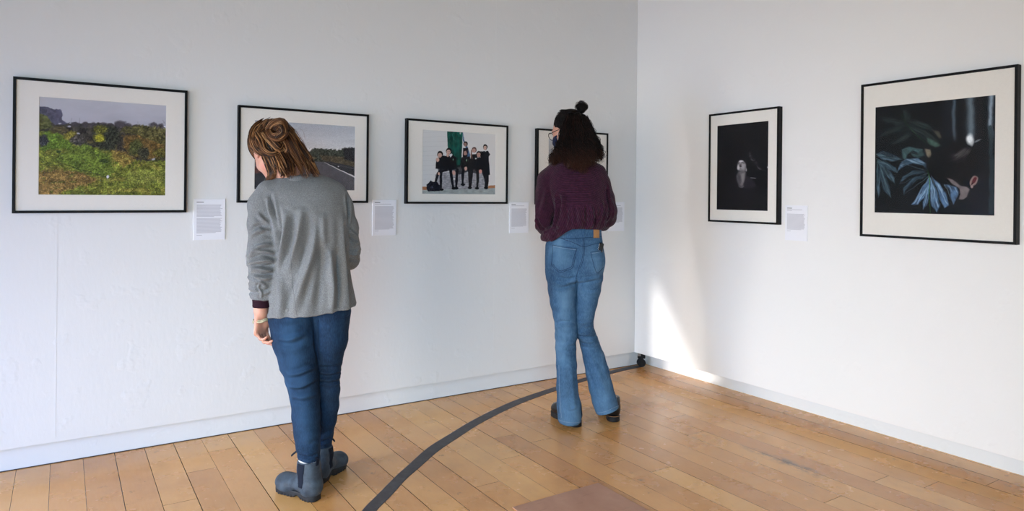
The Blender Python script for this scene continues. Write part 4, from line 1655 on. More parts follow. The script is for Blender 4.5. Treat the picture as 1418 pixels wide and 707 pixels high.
# ================================================================== person in the grey jacket
def person_grey():
    T = Person(0.965, 2.965, 'person in a grey wool jacket, dark blue jeans and slate ankle boots')
    r = T.root
    rn = np.random.default_rng(5)
    LEG_L = [(440, 371, 437, 0), (470, 377.5, 438, 0), (500, 387, 439.5, -.01), (522, 396, 440.5, -.02), (541, 401.5, 441, -.02), (553, 403.5, 441.5, -.025), (575, 405, 443, -.04), (598, 407.5, 443, -.06),
             (618, 411, 442, -.075), (634, 415, 441, -.088), (640, 415.5, 440, -.092)]
    LEG_R = [(432, 428, 486, 0.01), (470, 434, 481.5, 0.01), (495, 437, 474.5, .015), (515, 440, 470.8, .015), (540, 441, 470.5, .02), (560, 440, 469, .035), (580, 437, 466, .05), (600, 434, 461, .07), (618, 432.5, 458.5, .085)]

    def legnodes(L, f=1.0, off=0.0):
        out = []
        for v, a, b, d in L:
            c, w = T.strip(v, a, b, d)
            out.append((c, w*f-off))
        return out
    NL, NR = legnodes(LEG_L), legnodes(LEG_R)
    # boots' placement (ankle points)
    aL, aR = NL[-1][0].copy(), NR[-1][0].copy()

    # ---------------- body
    F = Field((-.38, -.25, 0.04), (.36, .46, 1.66), 0.0036)
    hipc = T(430, 412, 0.02)
    F.ell(hipc, (.135, .078, .10), k=.03)
    for NN, a in ((NL, aL), (NR, aR)):
        nodes = [(p, max(q-.024, .028)) for p, q in NN]
        F.chain(nodes[:-2]+[(nodes[-1][0], .029)], .03)
        F.cone(nodes[-1][0], [a[0], a[1], .085], .028, .028, .01)
        F.cone([a[0], a[1], .085], [a[0]+(-.02 if NN is NL else .02), a[1]+.04, .055], .028, .024, .01)
    S = []
    for v, a, b, d, dep in ((258, 388, 450, .07, .045), (270, 378, 470, .06, .07), (300, 382, 476, .04, .085), (340, 392, 474, .02, .085), (375, 394, 472, .01, .085), (410, 380, 480, .0, .095)):
        c, w = T.strip(v, a, b, d)
        S.append((c[2], c[0], d, w, dep))
    F.loft(S, .03)
    hc = T(377, 210, .125)
    R = frame_from((-.32, .68, -.66), (-.10, .30, .95))
    neckb = T(412, 262, .06)
    F.cone(neckb, hc-R[2]*.05-R[1]*.02, .055, .050, .03)
    H = add_head(F, hc-R[2]*.012, R, 0.98)
    # arms
    sL, eL, wL = T(371, 280, .03), T(365, 352, -.01), T(361.5, 436, .0)
    F.chain([(sL, .042), (T(363, 315, .012), .037), (eL, .031), (T(363, 385, -.005), .034), (wL-np.array([0, 0, -.02]), .0255), (wL, .024)], .02)
    add_hand(F, wL, (0.0, .06, -1), (.80, -.60, 0), (.6, .8, 0), [(34, 42, 30), (38, 46, 30), (42, 48, 32), (46, 50, 34)], thumb=(.80, .45, .35), s=.97)
    sR, eR, wR = T(468, 278, .04), T(482, 349, .06), T(468, 352, .27)
    F.chain([(sR, .038), (T(480, 315, .04), .033), (eR, .028), (T(476, 354.5, .18), .023), (wR, .0225)], .02)
    add_hand(F, wR, (-.75, .65, .05), (-.3, -.4, .85), (.2, .5, .8), (18, 26, 20), thumb=(.7, .6, .1), s=.97)
    body, Vb, Fb = field_obj('body', F, M['skin'], r)

    # eyes
    for x in (-.031, .031):
        bm = bmesh.new()
        bmesh.ops.create_uvsphere(bm, u_segments=16, v_segments=10, radius=.0112)
        e = bm_obj('eye', bm, M['eye'], r, True)
        e.location = H(x, .0790, .001)

    # ---------------- jeans
    F = Field((-.26, -.24, 0.10), (.26, .24, 1.02), 0.0038)
    F.loft([(T(v, 0, 0)[2], T.strip(v, a, b)[0][0], .01, T.strip(v, a, b)[1], dep) for v, a, b, dep in ((372, 384, 480, .10), (400, 375, 487, .118), (425, 371, 488, .122), (444, 371.5, 486, .115))], .02)
    F.chain(NL, .02)
    F.chain(NR, .012)
    # open hems
    for NN, cz in ((NL, NL[-1][0][2]+.004), (NR, NR[-1][0][2]+.004)):
        c = NN[-1][0]
        w = NN[-1][1]
        F.op(lambda X, Y, Z, c=c, cz=cz: np.maximum(np.hypot(X-c[0], Y-c[1])-.12, Z-cz), c-.13, c+np.array([.13, .13, 0]), 0, 'sub')
        F.ell([c[0], c[1], cz-.004], (w-.008, w-.008, .018), k=0.0, mode='sub')
    V, Fq = F.mesh()
    bv = bvh_of(V, Fq)
    pr = lambda *p: project(T, bv, p, 0, 14)
    cr = []
    for pts, w, a in (
        (((383, 468), (398, 470), (412, 466), (424, 461)), .008, .006), (((386, 474), (405, 477), (420, 470)), .010, -.004),
        (((400, 518), (412, 517), (425, 512), (437, 508)), .007, .006), (((399, 524), (415, 522), (436, 513)), .007, -.004),
        (((402, 534), (415, 534), (428, 529), (439, 524)), .007, .006), (((404, 540), (420, 540), (438, 530)), .007, -.004),
        (((404, 547), (416, 550), (430, 547), (440, 543)), .007, .005), (((405, 553), (418, 557), (439, 553)), .008, -.003),
        (((442, 514), (455, 516), (469, 513)), .006, .006), (((442, 519), (455, 521), (470, 518)), .006, -.004), (((442, 524), (456, 526), (470, 523)), .006, .005),
        (((443, 532), (456, 533), (470, 531)), .006, .004), (((441, 508), (455, 508), (472, 506)), .006, -.003), (((452, 600), (460, 598)), .006, .004),
        (((411, 622), (425, 628), (440, 624)), .006, .005), (((413, 632), (427, 637), (440, 632)), .005, .004), (((410, 610), (425, 616), (441, 608)), .007, -.003),
        (((445, 606), (458, 602)), .006, .005), (((444, 612), (459, 608)), .005, -.004),
        (((376, 448), (395, 452), (420, 448)), .008, -.003), (((440, 445), (438, 470), (440, 500)), .008, -.004), (((378, 455), (386, 480), (398, 515)), .010, .002),
    ):
        cr.append((pr(*pts), w*1.4, a*.95))
    legax = np.array([p for p, _ in NL])

    def disp(V, N):
        d = crease_disp(V, N, cr)
        z = V[:, 2]
        q = V*np.array([5, 5, 42.0])
        w = np.exp(-((z-NL[3][0][2])/.055)**2)*.9+np.exp(-((z-NL[-1][0][2]-.02)/.035)**2)+.12
        d += w*(np.abs(N3(q, 1.0, 3, 2)-.5)*-2+.45)*.006
        d += (N3(V, 14, 8, 2)-.5)*.004
        return d

    def fade(V):
        c = np.zeros((len(V), 4))
        c[:, 3] = 1
        dL, _ = seg_dist(V, [p+np.array([-.01, -.08, 0]) for p, _ in NL[1:8]])
        c[:, 0] = np.clip(.42*np.exp(-(dL/.05)**2)+.3*(N3(V*np.array([1, 1, 3]), 16, 2, 2)-.5), 0, 1)  # left leg's lit side painted lighter, with random fading on top
        # inseam side stays dark
        c[:, 1] = np.clip(.35*(N3(V, 9, 6, 2)-.45), 0, 1)
        return c
    jeans, Vj, Fj = field_obj('jeans', F, M['denim1'], r, disp, fade)
    bj = bvh_of(Vj, Fj)
    seam('seam', T, bj, [((461, 427), (462, 436), (474, 441), (484, 436), (486, 430)), ((463, 427), (464, 434.5), (474, 438.8), (483, 434)), ((441, 442), (440, 470), (440, 500))], .0010, M['thread_dark'], jeans)

    # ---------------- jacket
    F = Field((-.34, -.26, 0.66), (.33, .40, 1.44), 0.0036)
    S = []
    for v, a, b, d, dep in ((241, 396, 446, .075, .040), (245, 384, 458, .070, .058), (251, 374, 469, .062, .074), (261, 364, 477.5, .05, .09), (280, 362, 482.5, .035, .108), (300, 368, 484.5, .02, .118),
                            (330, 376, 483.5, .012, .124), (360, 377, 484, .01, .126), (385, 375, 486.5, .01, .129), (410, 372, 491, .01, .134), (430, 370.5, 495, .01, .138), (452, 369, 500, .01, .142)):
        c, w = T.strip(v, a, b, 0)
        S.append((c[2], c[0], d, w, dep))

    def drape(th, Z):
        z = Z-.70
        g = np.clip((1.12-Z)/.42, 0, 1)
        return g*(.0055*np.sin(th*7+.8)+.004*np.sin(th*12+2+Z*2.5)+.003*np.sin(th*4-1.1))
    F.loft(S, .0, drape=drape, n=2.25)
    inner = [(z, cx, cy, w-.011, dep-.011) for z, cx, cy, w, dep in S if z < .98]
    # slanted hem: left lower, right higher
    hz = lambda X: np.interp(X, [T(370, 443)[0], T(430, 439)[0], T(497, 427)[0]], [T(370, 443, -.1)[2], T(430, 438.5, -.13)[2], T(497, 427, -.1)[2]])
    F.cut(lambda X, Y, Z: (hz(X)-Z))
    F.loft(inner, .0, mode='sub', zlo=.55, zhi=.80, drape=drape, n=2.25)
    # sleeves
    sl = [(T(372, 266, .04), .052), (T(361.5, 284, .03), .0515), (T(361, 310, .015), .052), (T(364.5, 345, .0), .0615), (T(364, 358, .0), .060), (T(363, 380, -.005), .0515), (T(363.5, 400, -.005), .0455), (T(363.5, 413, -.003), .0425)]
    F.chain(sl, .022)
    sr = [(T(462, 270, .04), .050), (T(471.5, 287, .04), .050), (T(481, 315, .04), .046), (T(484, 345, .05), .045), (T(482, 358, .10), .045), (T(476, 356, .18), .040), (T(471, 353, .235), .036)]
    F.chain(sr, .022)
    cL, cR = sl[-1][0], sr[-1][0]
    F.op(lambda X, Y, Z: np.maximum(np.hypot(X-cL[0], Y-cL[1])-.055, np.maximum(Z-cL[2], cL[2]-.06-Z)), cL-.07, cL+.07, 0, 'sub')
    F.cone([cL[0], cL[1], cL[2]-.02], [cL[0], cL[1], cL[2]+.012], .037, .035, 0, mode='sub')
    V, Fq = F.mesh()
    bv = bvh_of(V, Fq)
    pr = lambda *p: project(T, bv, p, 0, 16)
    cr = []
    for pts, w, a in (
        # long soft ridges down the back, valleys between them
        (((438, 322), (432, 350), (422, 380), (412, 412), (406, 436)), .016, .011), (((418, 292), (413, 320), (406, 350), (399, 375)), .013, .009),
        (((397, 296), (394, 325), (389, 350), (384, 372)), .010, .009), (((456, 345), (458, 375), (460, 400), (459, 434)), .014, .011),
        (((447, 300), (448, 330), (449, 350)), .012, .005), (((474, 300), (475, 340), (478, 380), (484, 425)), .014, .007),
        (((386, 290), (388, 315), (385, 345)), .010, -.010), (((407, 298), (404, 330), (396, 362)), .012, -.008), (((430, 300), (424, 340), (414, 375)), .014, -.008),
        (((448, 340), (444, 375), (440, 425)), .016, -.009), (((469, 350), (470, 390), (470, 432)), .013, -.009), (((385, 385), (389, 410), (386, 438)), .016, .006),
        (((374, 270), (378, 288), (382, 306), (385, 325)), .009, -.010),
        (((372, 276), (374, 290), (377, 300)), .008, .006), (((481, 272), (482, 290), (482, 310)), .008, -.009),
        # left sleeve folds
        (((357, 296), (364, 304), (373, 310)), .008, .006), (((348, 318), (358, 312), (370, 318)), .008, -.006), (((347, 330), (354, 322), (366, 318), (376, 322)), .009, .008),
        (((346, 352), (352, 345), (362, 340), (374, 338)), .008, .009), (((347, 358), (360, 353), (372, 354), (381, 357)), .008, -.009), (((350, 346), (363, 348), (378, 350)), .006, .007),
        (((347, 363), (358, 361), (370, 360), (382, 362)), .007, .009), (((350, 367), (362, 369), (376, 367)), .006, -.009), (((348, 373), (358, 371), (370, 374), (380, 372)), .007, .009),
        (((350, 378), (364, 380), (378, 378)), .006, -.010), (((351, 383), (364, 386), (377, 384)), .006, .006), (((352, 392), (360, 390), (368, 396)), .006, .006), (((356, 399), (364, 402), (374, 399)), .006, -.007),
        (((361, 390), (358, 398), (362, 404), (362, 412)), .004, .005),
        # right sleeve
        (((484, 318), (490, 324), (494, 326)), .006, .006), (((484, 327), (490, 331), (496, 331)), .006, -.007), (((484, 336), (491, 338), (496, 336)), .006, .007), (((484, 344), (490, 346), (496, 345)), .006, -.007),
        (((484, 352), (490, 353), (495, 352)), .006, .006), (((484, 360), (490, 360), (494, 360)), .006, -.005),
    ):
        cr.append((pr(*pts), w, a))
    sx = np.array([p for p, _ in sl])

    def disp(V, N):
        d = crease_disp(V, N, cr)
        ds, ts = seg_dist(V, sx[2:])
        w = np.clip((.075-ds)/.03, 0, 1)*np.clip(ts*2.5, 0, 1)
        q = V*np.array([9, 9, 44.0])
        d += w*(.5-np.abs(N3(q, 1.0, 7, 2)-.5)*3)*.013
        dr, tr = seg_dist(V, [p for p, _ in sr])
        w = np.clip((.062-dr)/.02, 0, 1)*np.clip(tr*2-.4, 0, 1)
        d += w*(.5-np.abs(N3(q, 1.0, 17, 2)-.5)*3)*.007
        d += (N3(V*np.array([1, 1, .5]), 11, 4, 2)-.5)*.006
        return d
    jac, Vq, Fq = field_obj('jacket', F, M['wool'], r, disp)
    bj = bvh_of(Vq, Fq)
    seam('seam', T, bj, [((402, 352), (404, 375), (406, 400), (411, 436)), ((377, 262), (374, 275), (378, 290), (383, 305)), ((479, 256), (482, 270), (482, 285))], .0010, M['thread_wool'], jac, lift=-.0002)
    # collar behind the neck
    F = Field((-.2, -.1, 1.22), (.2, .25, 1.45), 0.003)
    nb = T(412, 247, .062)
    F.cone(nb+[0, 0, -.015], nb+[-.008, .006, .004], .072, .062, 0)
    F.cone(nb+[0, 0, -.05], nb+[-.01, .006, .06], .060, .056, 0, mode='sub')
    F.cut(lambda X, Y, Z: Z-(nb[2]+.012)+0*X+0*Y)
    field_obj('collar', F, M['wool'], jac)
    # knit cuff under the sleeve, wrist bracelet
    F = Field((cL[0]-.08, cL[1]-.08, cL[2]-.08), (cL[0]+.08, cL[1]+.08, cL[2]+.04), 0.0024)
    F.cone(T(363, 409, -.003), T(362.8, 422.5, -.002), .0395, .0385, 0)
    F.cut(lambda X, Y, Z: T(363, 425)[2]-Z+0*X+0*Y)
    F.cone(T(363, 418, -.003), T(362.8, 430, -.002), .0345, .0335, 0, mode='sub')
    field_obj('sweater_cuff', F, M['cuff'], r, lambda V, N: .0012*np.sin(V[:, 2]*900)+(N3(V, 60, 2, 2)-.5)*.002)
    pts = []
    for i in range(41):
        a = 2*PI*i/40
        c = T(361.8, 443.5, .0)
        pts.append(c+np.array([math.cos(a)*.0315, math.sin(a)*.028, .004*math.cos(a)+.002*math.sin(5*a)]))
    V, Fq, _ = tube_mesh([(pts, np.full(41, .0046)), ([p+np.array([0, 0, .0065]) for p in pts], np.full(41, .0026))], 8)
    mesh_obj('bracelet', V, Fq, M['bracelet'], r, smooth=True)

    # ---------------- hair
    F = Field((-.34, -.16, 1.22), (.12, .27, 1.68), 0.0034)
    Lh = H
    F.ell(Lh(0, -.026, .043), (.084, .090, .086), R, k=.01)
    F.ell(Lh(0, -.055, .0), (.070, .060, .075), R, k=.03)
    G = [  # (u, v, d, radius px)
        ([(384, 178, .05, 8), (397, 190, .035, 8), (407, 208, .01, 8), (417, 226, -.02, 7), (424, 244, -.06, 5)], 5),
        ([(396, 178, .06, 6), (407, 192, .04, 6), (417, 208, .02, 6), (428, 224, -.01, 5), (440, 243, -.045, 3.5)], 4),
        ([(382, 198, .03, 8), (390, 213, .02, 8), (398, 228, -.02, 8), (403, 245, -.06, 5)], 5),
        ([(373, 200, .05, 7), (376, 215, .04, 7), (381, 230, .03, 6), (384, 240, .02, 3)], 3),
        ([(368, 214, .06, 6), (374, 228, .05, 6), (377, 240, .04, 6), (371, 250, .045, 4), (367, 255, .05, 1.5)], 4),
        ([(370, 172, .11, 8), (356, 180, .08, 7), (352, 194, .06, 6), (358, 206, .05, 6), (369, 212, .04, 5), (380, 216, .03, 4)], 5),
        ([(378, 170, .10, 7), (365, 178, .06, 7), (360, 190, .045, 6), (366, 202, .035, 5), (376, 206, .03, 4)], 4),
        ([(380, 171, .10, 7), (393, 177, .08, 7), (402, 187, .06, 6), (409, 200, .04, 5), (416, 214, .02, 4)], 4),
        ([(356, 184, .13, 7), (351, 195, .15, 7), (352.5, 206, .16, 6.5), (357, 215, .15, 5), (363, 222, .13, 3)], 5),
        ([(350, 190, .16, 4), (348, 200, .18, 4.2), (352, 212, .18, 3.4), (358, 222, .16, 2.2), (366, 232, .14, 1)], 2.4),
        ([(388, 215, .03, 7), (391, 228, .01, 6), (392, 240, -.01, 5), (389, 246, -.02, 3)], 3),
        ([(362, 196, .09, 6), (363, 210, .09, 5), (369, 222, .08, 4), (374, 236, .07, 4), (374, 246, .06, 3)], 3),
        ([(412, 196, .03, 4), (422, 210, .0, 4), (431, 224, -.015, 4), (436, 236, -.03, 3), (433, 244, -.035, 2)], 2),
    ]
    gs = []
    for g, w in G:
        P = [T(u, v, d) for u, v, d, _ in g]
        Rr = [T.rad(q) for _, _, _, q in g]
        gs.append((P, Rr, w))
        F.chain([(p, q*(.80 if k_ < 3 else .55)) for k_, (p, q) in enumerate(zip(P[:max(3, len(P)-1)], Rr))], .006)
    knot = [([(372, 181, .03, 5.0), (380, 172, .01, 5.5), (390, 170, .0, 6.0), (394, 179, -.015, 6.0), (388, 188, -.02, 6.0), (377, 188, -.01, 5.0), (372, 181, .0, 4)], 3),
            ([(382, 178, -.01, 4.5), (389, 176, -.025, 4.5), (391, 184, -.03, 4.2), (384, 190, -.03, 3.6)], 2),
            ([(356, 185, .04, 3.5), (362, 195, .02, 4.0), (366, 206, .01, 4.2), (375, 212, .0, 3.8), (384, 210, .0, 3.0), (386, 206, .01, 2)], 2),
            ([(365, 178, .05, 4.0), (368, 171, .05, 3.5), (373, 168, .05, 3.0), (378, 172, .04, 3)], 1.2),
            ([(366, 183, .03, 4.0), (372, 192, .01, 4.5), (380, 200, .0, 4.2), (388, 206, .0, 3.8), (392, 200, .01, 3)], 2),
            ([(392, 190, .02, 3.4), (396, 200, .01, 3.6), (398, 208, .0, 3.4), (394, 213, .0, 2)], 1.2)]
    ks = []
    for g, w in knot:
        P = [T(u, v, d) for u, v, d, _ in g]
        Rr = [T.rad(q) for _, _, _, q in g]
        ks.append((P, Rr, w))
        F.chain([(p, q*.80) for p, q in zip(P, Rr)], .002)
    # keep the face clear
    F.ell(Lh(0, .10, -.045), (.078, .075, .075), R, .012, 'sub')
    for P, Rr, w in gs[5:7]+gs[8:10]:
        F.chain([(p, q*.85) for p, q in zip(P, Rr)], .006)
    p1, v1 = strands(gs, 1500, rn, .00115, 0.0, npts=20)
    p2, v2 = strands(ks, 620, rn, .00105, 0.0, npts=20, tips=False)
    # strands combed over the crown towards the knot
    p3, v3 = [], []
    kn = T(384, 180, .02)
    for i in range(650):
        a, b = rn.uniform(-1.5, 1.5), rn.uniform(-.35, 1.35)
        st = Lh(.086*math.sin(a)*math.cos(b*.6), -.026+.086*math.cos(a)*math.cos(b), .043+.088*math.sin(b))
        c0 = Lh(0, -.026, .043)
        P = []
        for u in np.linspace(0, 1, 14):
            q = st*(1-u)+kn*u-c0
            rl = R@q
            rl2 = rl/np.array([.086, .092, .088])
            k_ = np.linalg.norm(rl2)
            if k_ < 1.0:
                q = q/k_
            P.append(c0+q*(1.0+.012*math.sin(u*PI)+.004*rn.random()))
        p3.append((np.array(P), .0011*np.interp(np.linspace(0, 1, 14), [0, .2, .9, 1], [.3, 1, 1, .5])))
        v3.append(rn.random()**1.2)
    # fly-away hairs
    p4, v4 = [], []
    for i in range(26):
        u, v = rn.uniform(352, 425), 0
        s0 = T(rn.uniform(372, 410), rn.uniform(170, 200), .05)
        s1 = T(rn.uniform(400, 428), rn.uniform(185, 225), .02)
        mid = (s0+s1)/2+np.array([.02, -.01, .03])*rn.uniform(.3, 1.3)
        P = resample([s0, mid, s1], 14)
        p4.append((P, np.full(14, .00035)))
        v4.append(.7)
    hair_obj('hair', F, p1+p2+p3+p4, v1+v2+v3+v4, M['hair1'], r, base=.0)

    # ---------------- boots
    def boot(ankle, heel, ang, top, mat_s):
        """heel on the ground (local), ang of the toe direction in the local plane"""
        e = empty('boot', (0, 0, 0))
        e.parent = r
        cs, sn = math.cos(ang), math.sin(ang)
        y = np.array([cs, sn, 0])
        x = np.array([sn, -cs, 0])
        B = lambda a, b, c: heel+x*a*.95+y*b*.90+np.array([0, 0, c])
        tp = np.array([ankle[0], ankle[1], top])
        lo, hi = np.minimum(B(-.1, -.02, 0), np.minimum(B(.1, .3, 0), np.minimum(B(.1, -.02, 0), B(-.1, .3, 0)))), np.maximum(B(-.1, -.02, 0), np.maximum(B(.1, .3, 0), np.maximum(B(.1, -.02, 0), B(-.1, .3, 0))))
        lo[2], hi[2] = -.01, top+.03
        lo[:2] -= .03
        hi[:2] += .03

        def upper(F, g=0.0, k=.03):
            F.chain([(B(0, .048, .048), .036+g), (B(0, .055, .085), .0385+g), (tp+[0, 0, -.035], .0425+g), (tp+[0, 0, .004], .0445+g)], k)
            F.cone(B(0, .048, .046), B(0, .030, .050), .036+g, .030+g, k)
            F.chain([(B(0, .055, .060), .036+g), (B(0, .11, .062), .034+g), (B(.002, .165, .050), .034+g), (B(.004, .205, .044), .036+g)], k, (np.array([0, 0, 1.0]), .82))
            F.ell(B(.003, .222, .044), (.039+g, .038+g, .030+g), [x, y, (0, 0, 1)], k)
            F.chain([(B(-.010, .19, .034), .032+g), (B(.010, .225, .034), .028+g)], k)
        F = Field(lo, hi, .0028)
        upper(F)
        F.cut(lambda X, Y, Z: np.maximum(.020-Z, Z-top)+0*X+0*Y)
        F.cone(tp+[0, 0, -.03], tp+[0, 0, .03], .036, .040, 0, mode='sub')
        up, V, Fq = field_obj('upper', F, M['boot'], e, lambda V, N: (N3(V, 30, 3, 2)-.5)*.003 - .0012*np.exp(-((V-B(0, 0, 0))@y-.13)**2/.0003)*(V[:, 2] > .05))
        # sole
        F = Field(lo, hi, .0028)

        def sole(X, Y, Z):
            lx, ly = ((X-heel[0])*x[0]+(Y-heel[1])*x[1])/.95, ((X-heel[0])*y[0]+(Y-heel[1])*y[1])/.90
            pts = [((0, .040), .0365), ((0, .11), .031), ((.003, .165), .038), ((.004, .212), .043), ((.003, .226), .040)]
            d = None
            for ((x0, y0), r0), ((x1, y1), r1) in zip(pts[:-1], pts[1:]):
                vx, vy = x1-x0, y1-y0
                t = np.clip(((lx-x0)*vx+(ly-y0)*vy)/(vx*vx+vy*vy), 0, 1)
                q = np.hypot(lx-x0-t*vx, ly-y0-t*vy)-(r0+(r1-r0)*t)
                d = q if d is None else np.minimum(d, q)
            bottom = .001+.012*np.clip(1-np.abs(ly-.108)/.022, 0, 1)**.4+.010*np.clip((ly-.225)/.04, 0, 1)**2
            topz = .030+.004*np.clip((ly-.2)/.06, 0, 1)
            lug = .004*((np.sin(ly*2*PI/.019) > .35) & (Z < .009) & (d > -.012))
            return np.maximum(d+lug, np.maximum(bottom-Z, Z-topz))
        F.op(sole, lo, hi, 0)
        field_obj('sole', F, M['boot_sole'], e)
        # elastic gores both sides, pull tab behind
        F = Field(lo, hi, .0028)
        upper(F, .0014)
        c0 = B(0, .066, 0)

        def gore(X, Y, Z):
            ly = (X-c0[0])*y[0]+(Y-c0[1])*y[1]
            lx = (X-c0[0])*x[0]+(Y-c0[1])*x[1]
            zz = np.clip((Z-.055)/(top-.055), 0, 1)
            sh = (tp-c0)@y*np.clip((Z-.05)/(top-.05), 0, 1)
            return np.maximum(np.maximum(np.abs(ly-sh)-(.010+.011*np.sqrt(zz)), .060-Z), np.maximum(Z-top+.003, .018-np.abs(lx-((tp-c0)@x)*zz)))
        ax = F._sub(lo, hi, 0)
        F.D = np.maximum(F.D, 0)+np.minimum(F.D, 0)
        sl_, Pm = F._sub(F.lo, F.lo+F.h*(F.n-1), 0)
        F.D = np.maximum(F.D, gore(*Pm).astype(np.float32))
        field_obj('elastic_panel', F, M['elastic'], e, lambda V, N: .0008*np.sin(((V-c0)@y)*1800))
        bk = tp-y*.043
        P = resample([bk+[0, 0, -.03], bk-y*.006+[0, 0, .0], bk-y*.004+[0, 0, .016], bk+y*.004+[0, 0, .012], bk+y*.004+[0, 0, -.015]], 20)
        V, Fq, _ = tube_mesh([(P+x*o_, np.full(20, .0022)) for o_ in (-.006, -.003, 0, .003, .006)], 6)
        mesh_obj('pull_tab', V, Fq, M['elastic'], e, smooth=True)
        # white sock edge
        V, Fq, _ = tube_mesh([([tp+np.array([math.cos(a)*.0385, math.sin(a)*.0385, -.001+.004*math.sin(2*a+1)]) for a in np.linspace(0, 2*PI, 40)], np.full(40, .0042))], 8)
        so = mesh_obj('sock', V, Fq, M['sock'], r, smooth=True)
        return e

    def gl(x, y):       # world floor point -> local
        w = np.array([x, y, 0])-T.P
        return np.array([w@T.er, w@T.ef, 0])
    hl = gl(0.945, 2.875)
    tl = gl(0.838, 3.08)
    dL = (tl-hl)/np.linalg.norm(tl-hl)
    bL = boot(NL[-1][0]+dL*.0, NL[-1][0]*np.array([1, 1, 0])-dL*.058, math.atan2(dL[1], dL[0]), NL[-1][0][2]+.012, None)
    tr = gl(1.098, 3.155)
    hr = NR[-1][0]*np.array([1, 1, 0])
    dR = (tr-hr)/np.linalg.norm(tr-hr)
    bR = boot(NR[-1][0], hr-dR*.058, math.atan2(dR[1], dR[0]), NR[-1][0][2]+.006, None)
    # front pull loops of the boots poke out beside the hems
    for par, c, q in ((bL, NL[-1], ((412, 624, -.05), (408, 627, -.045), (403.5, 631, -.04))), (bR, NR[-1], ((456, 604, .09), (460, 607, .095), (463.5, 611, .10)))):
        P = resample([T(*p) for p in q], 10)
        V, Fq, _ = tube_mesh([(P, np.full(10, .0026)), (P+np.array([0, .004, .002]), np.full(10, .0026))], 6)
        mesh_obj('pull_tab', V, Fq, M['elastic'], par, smooth=True)
    return T


person_grey()



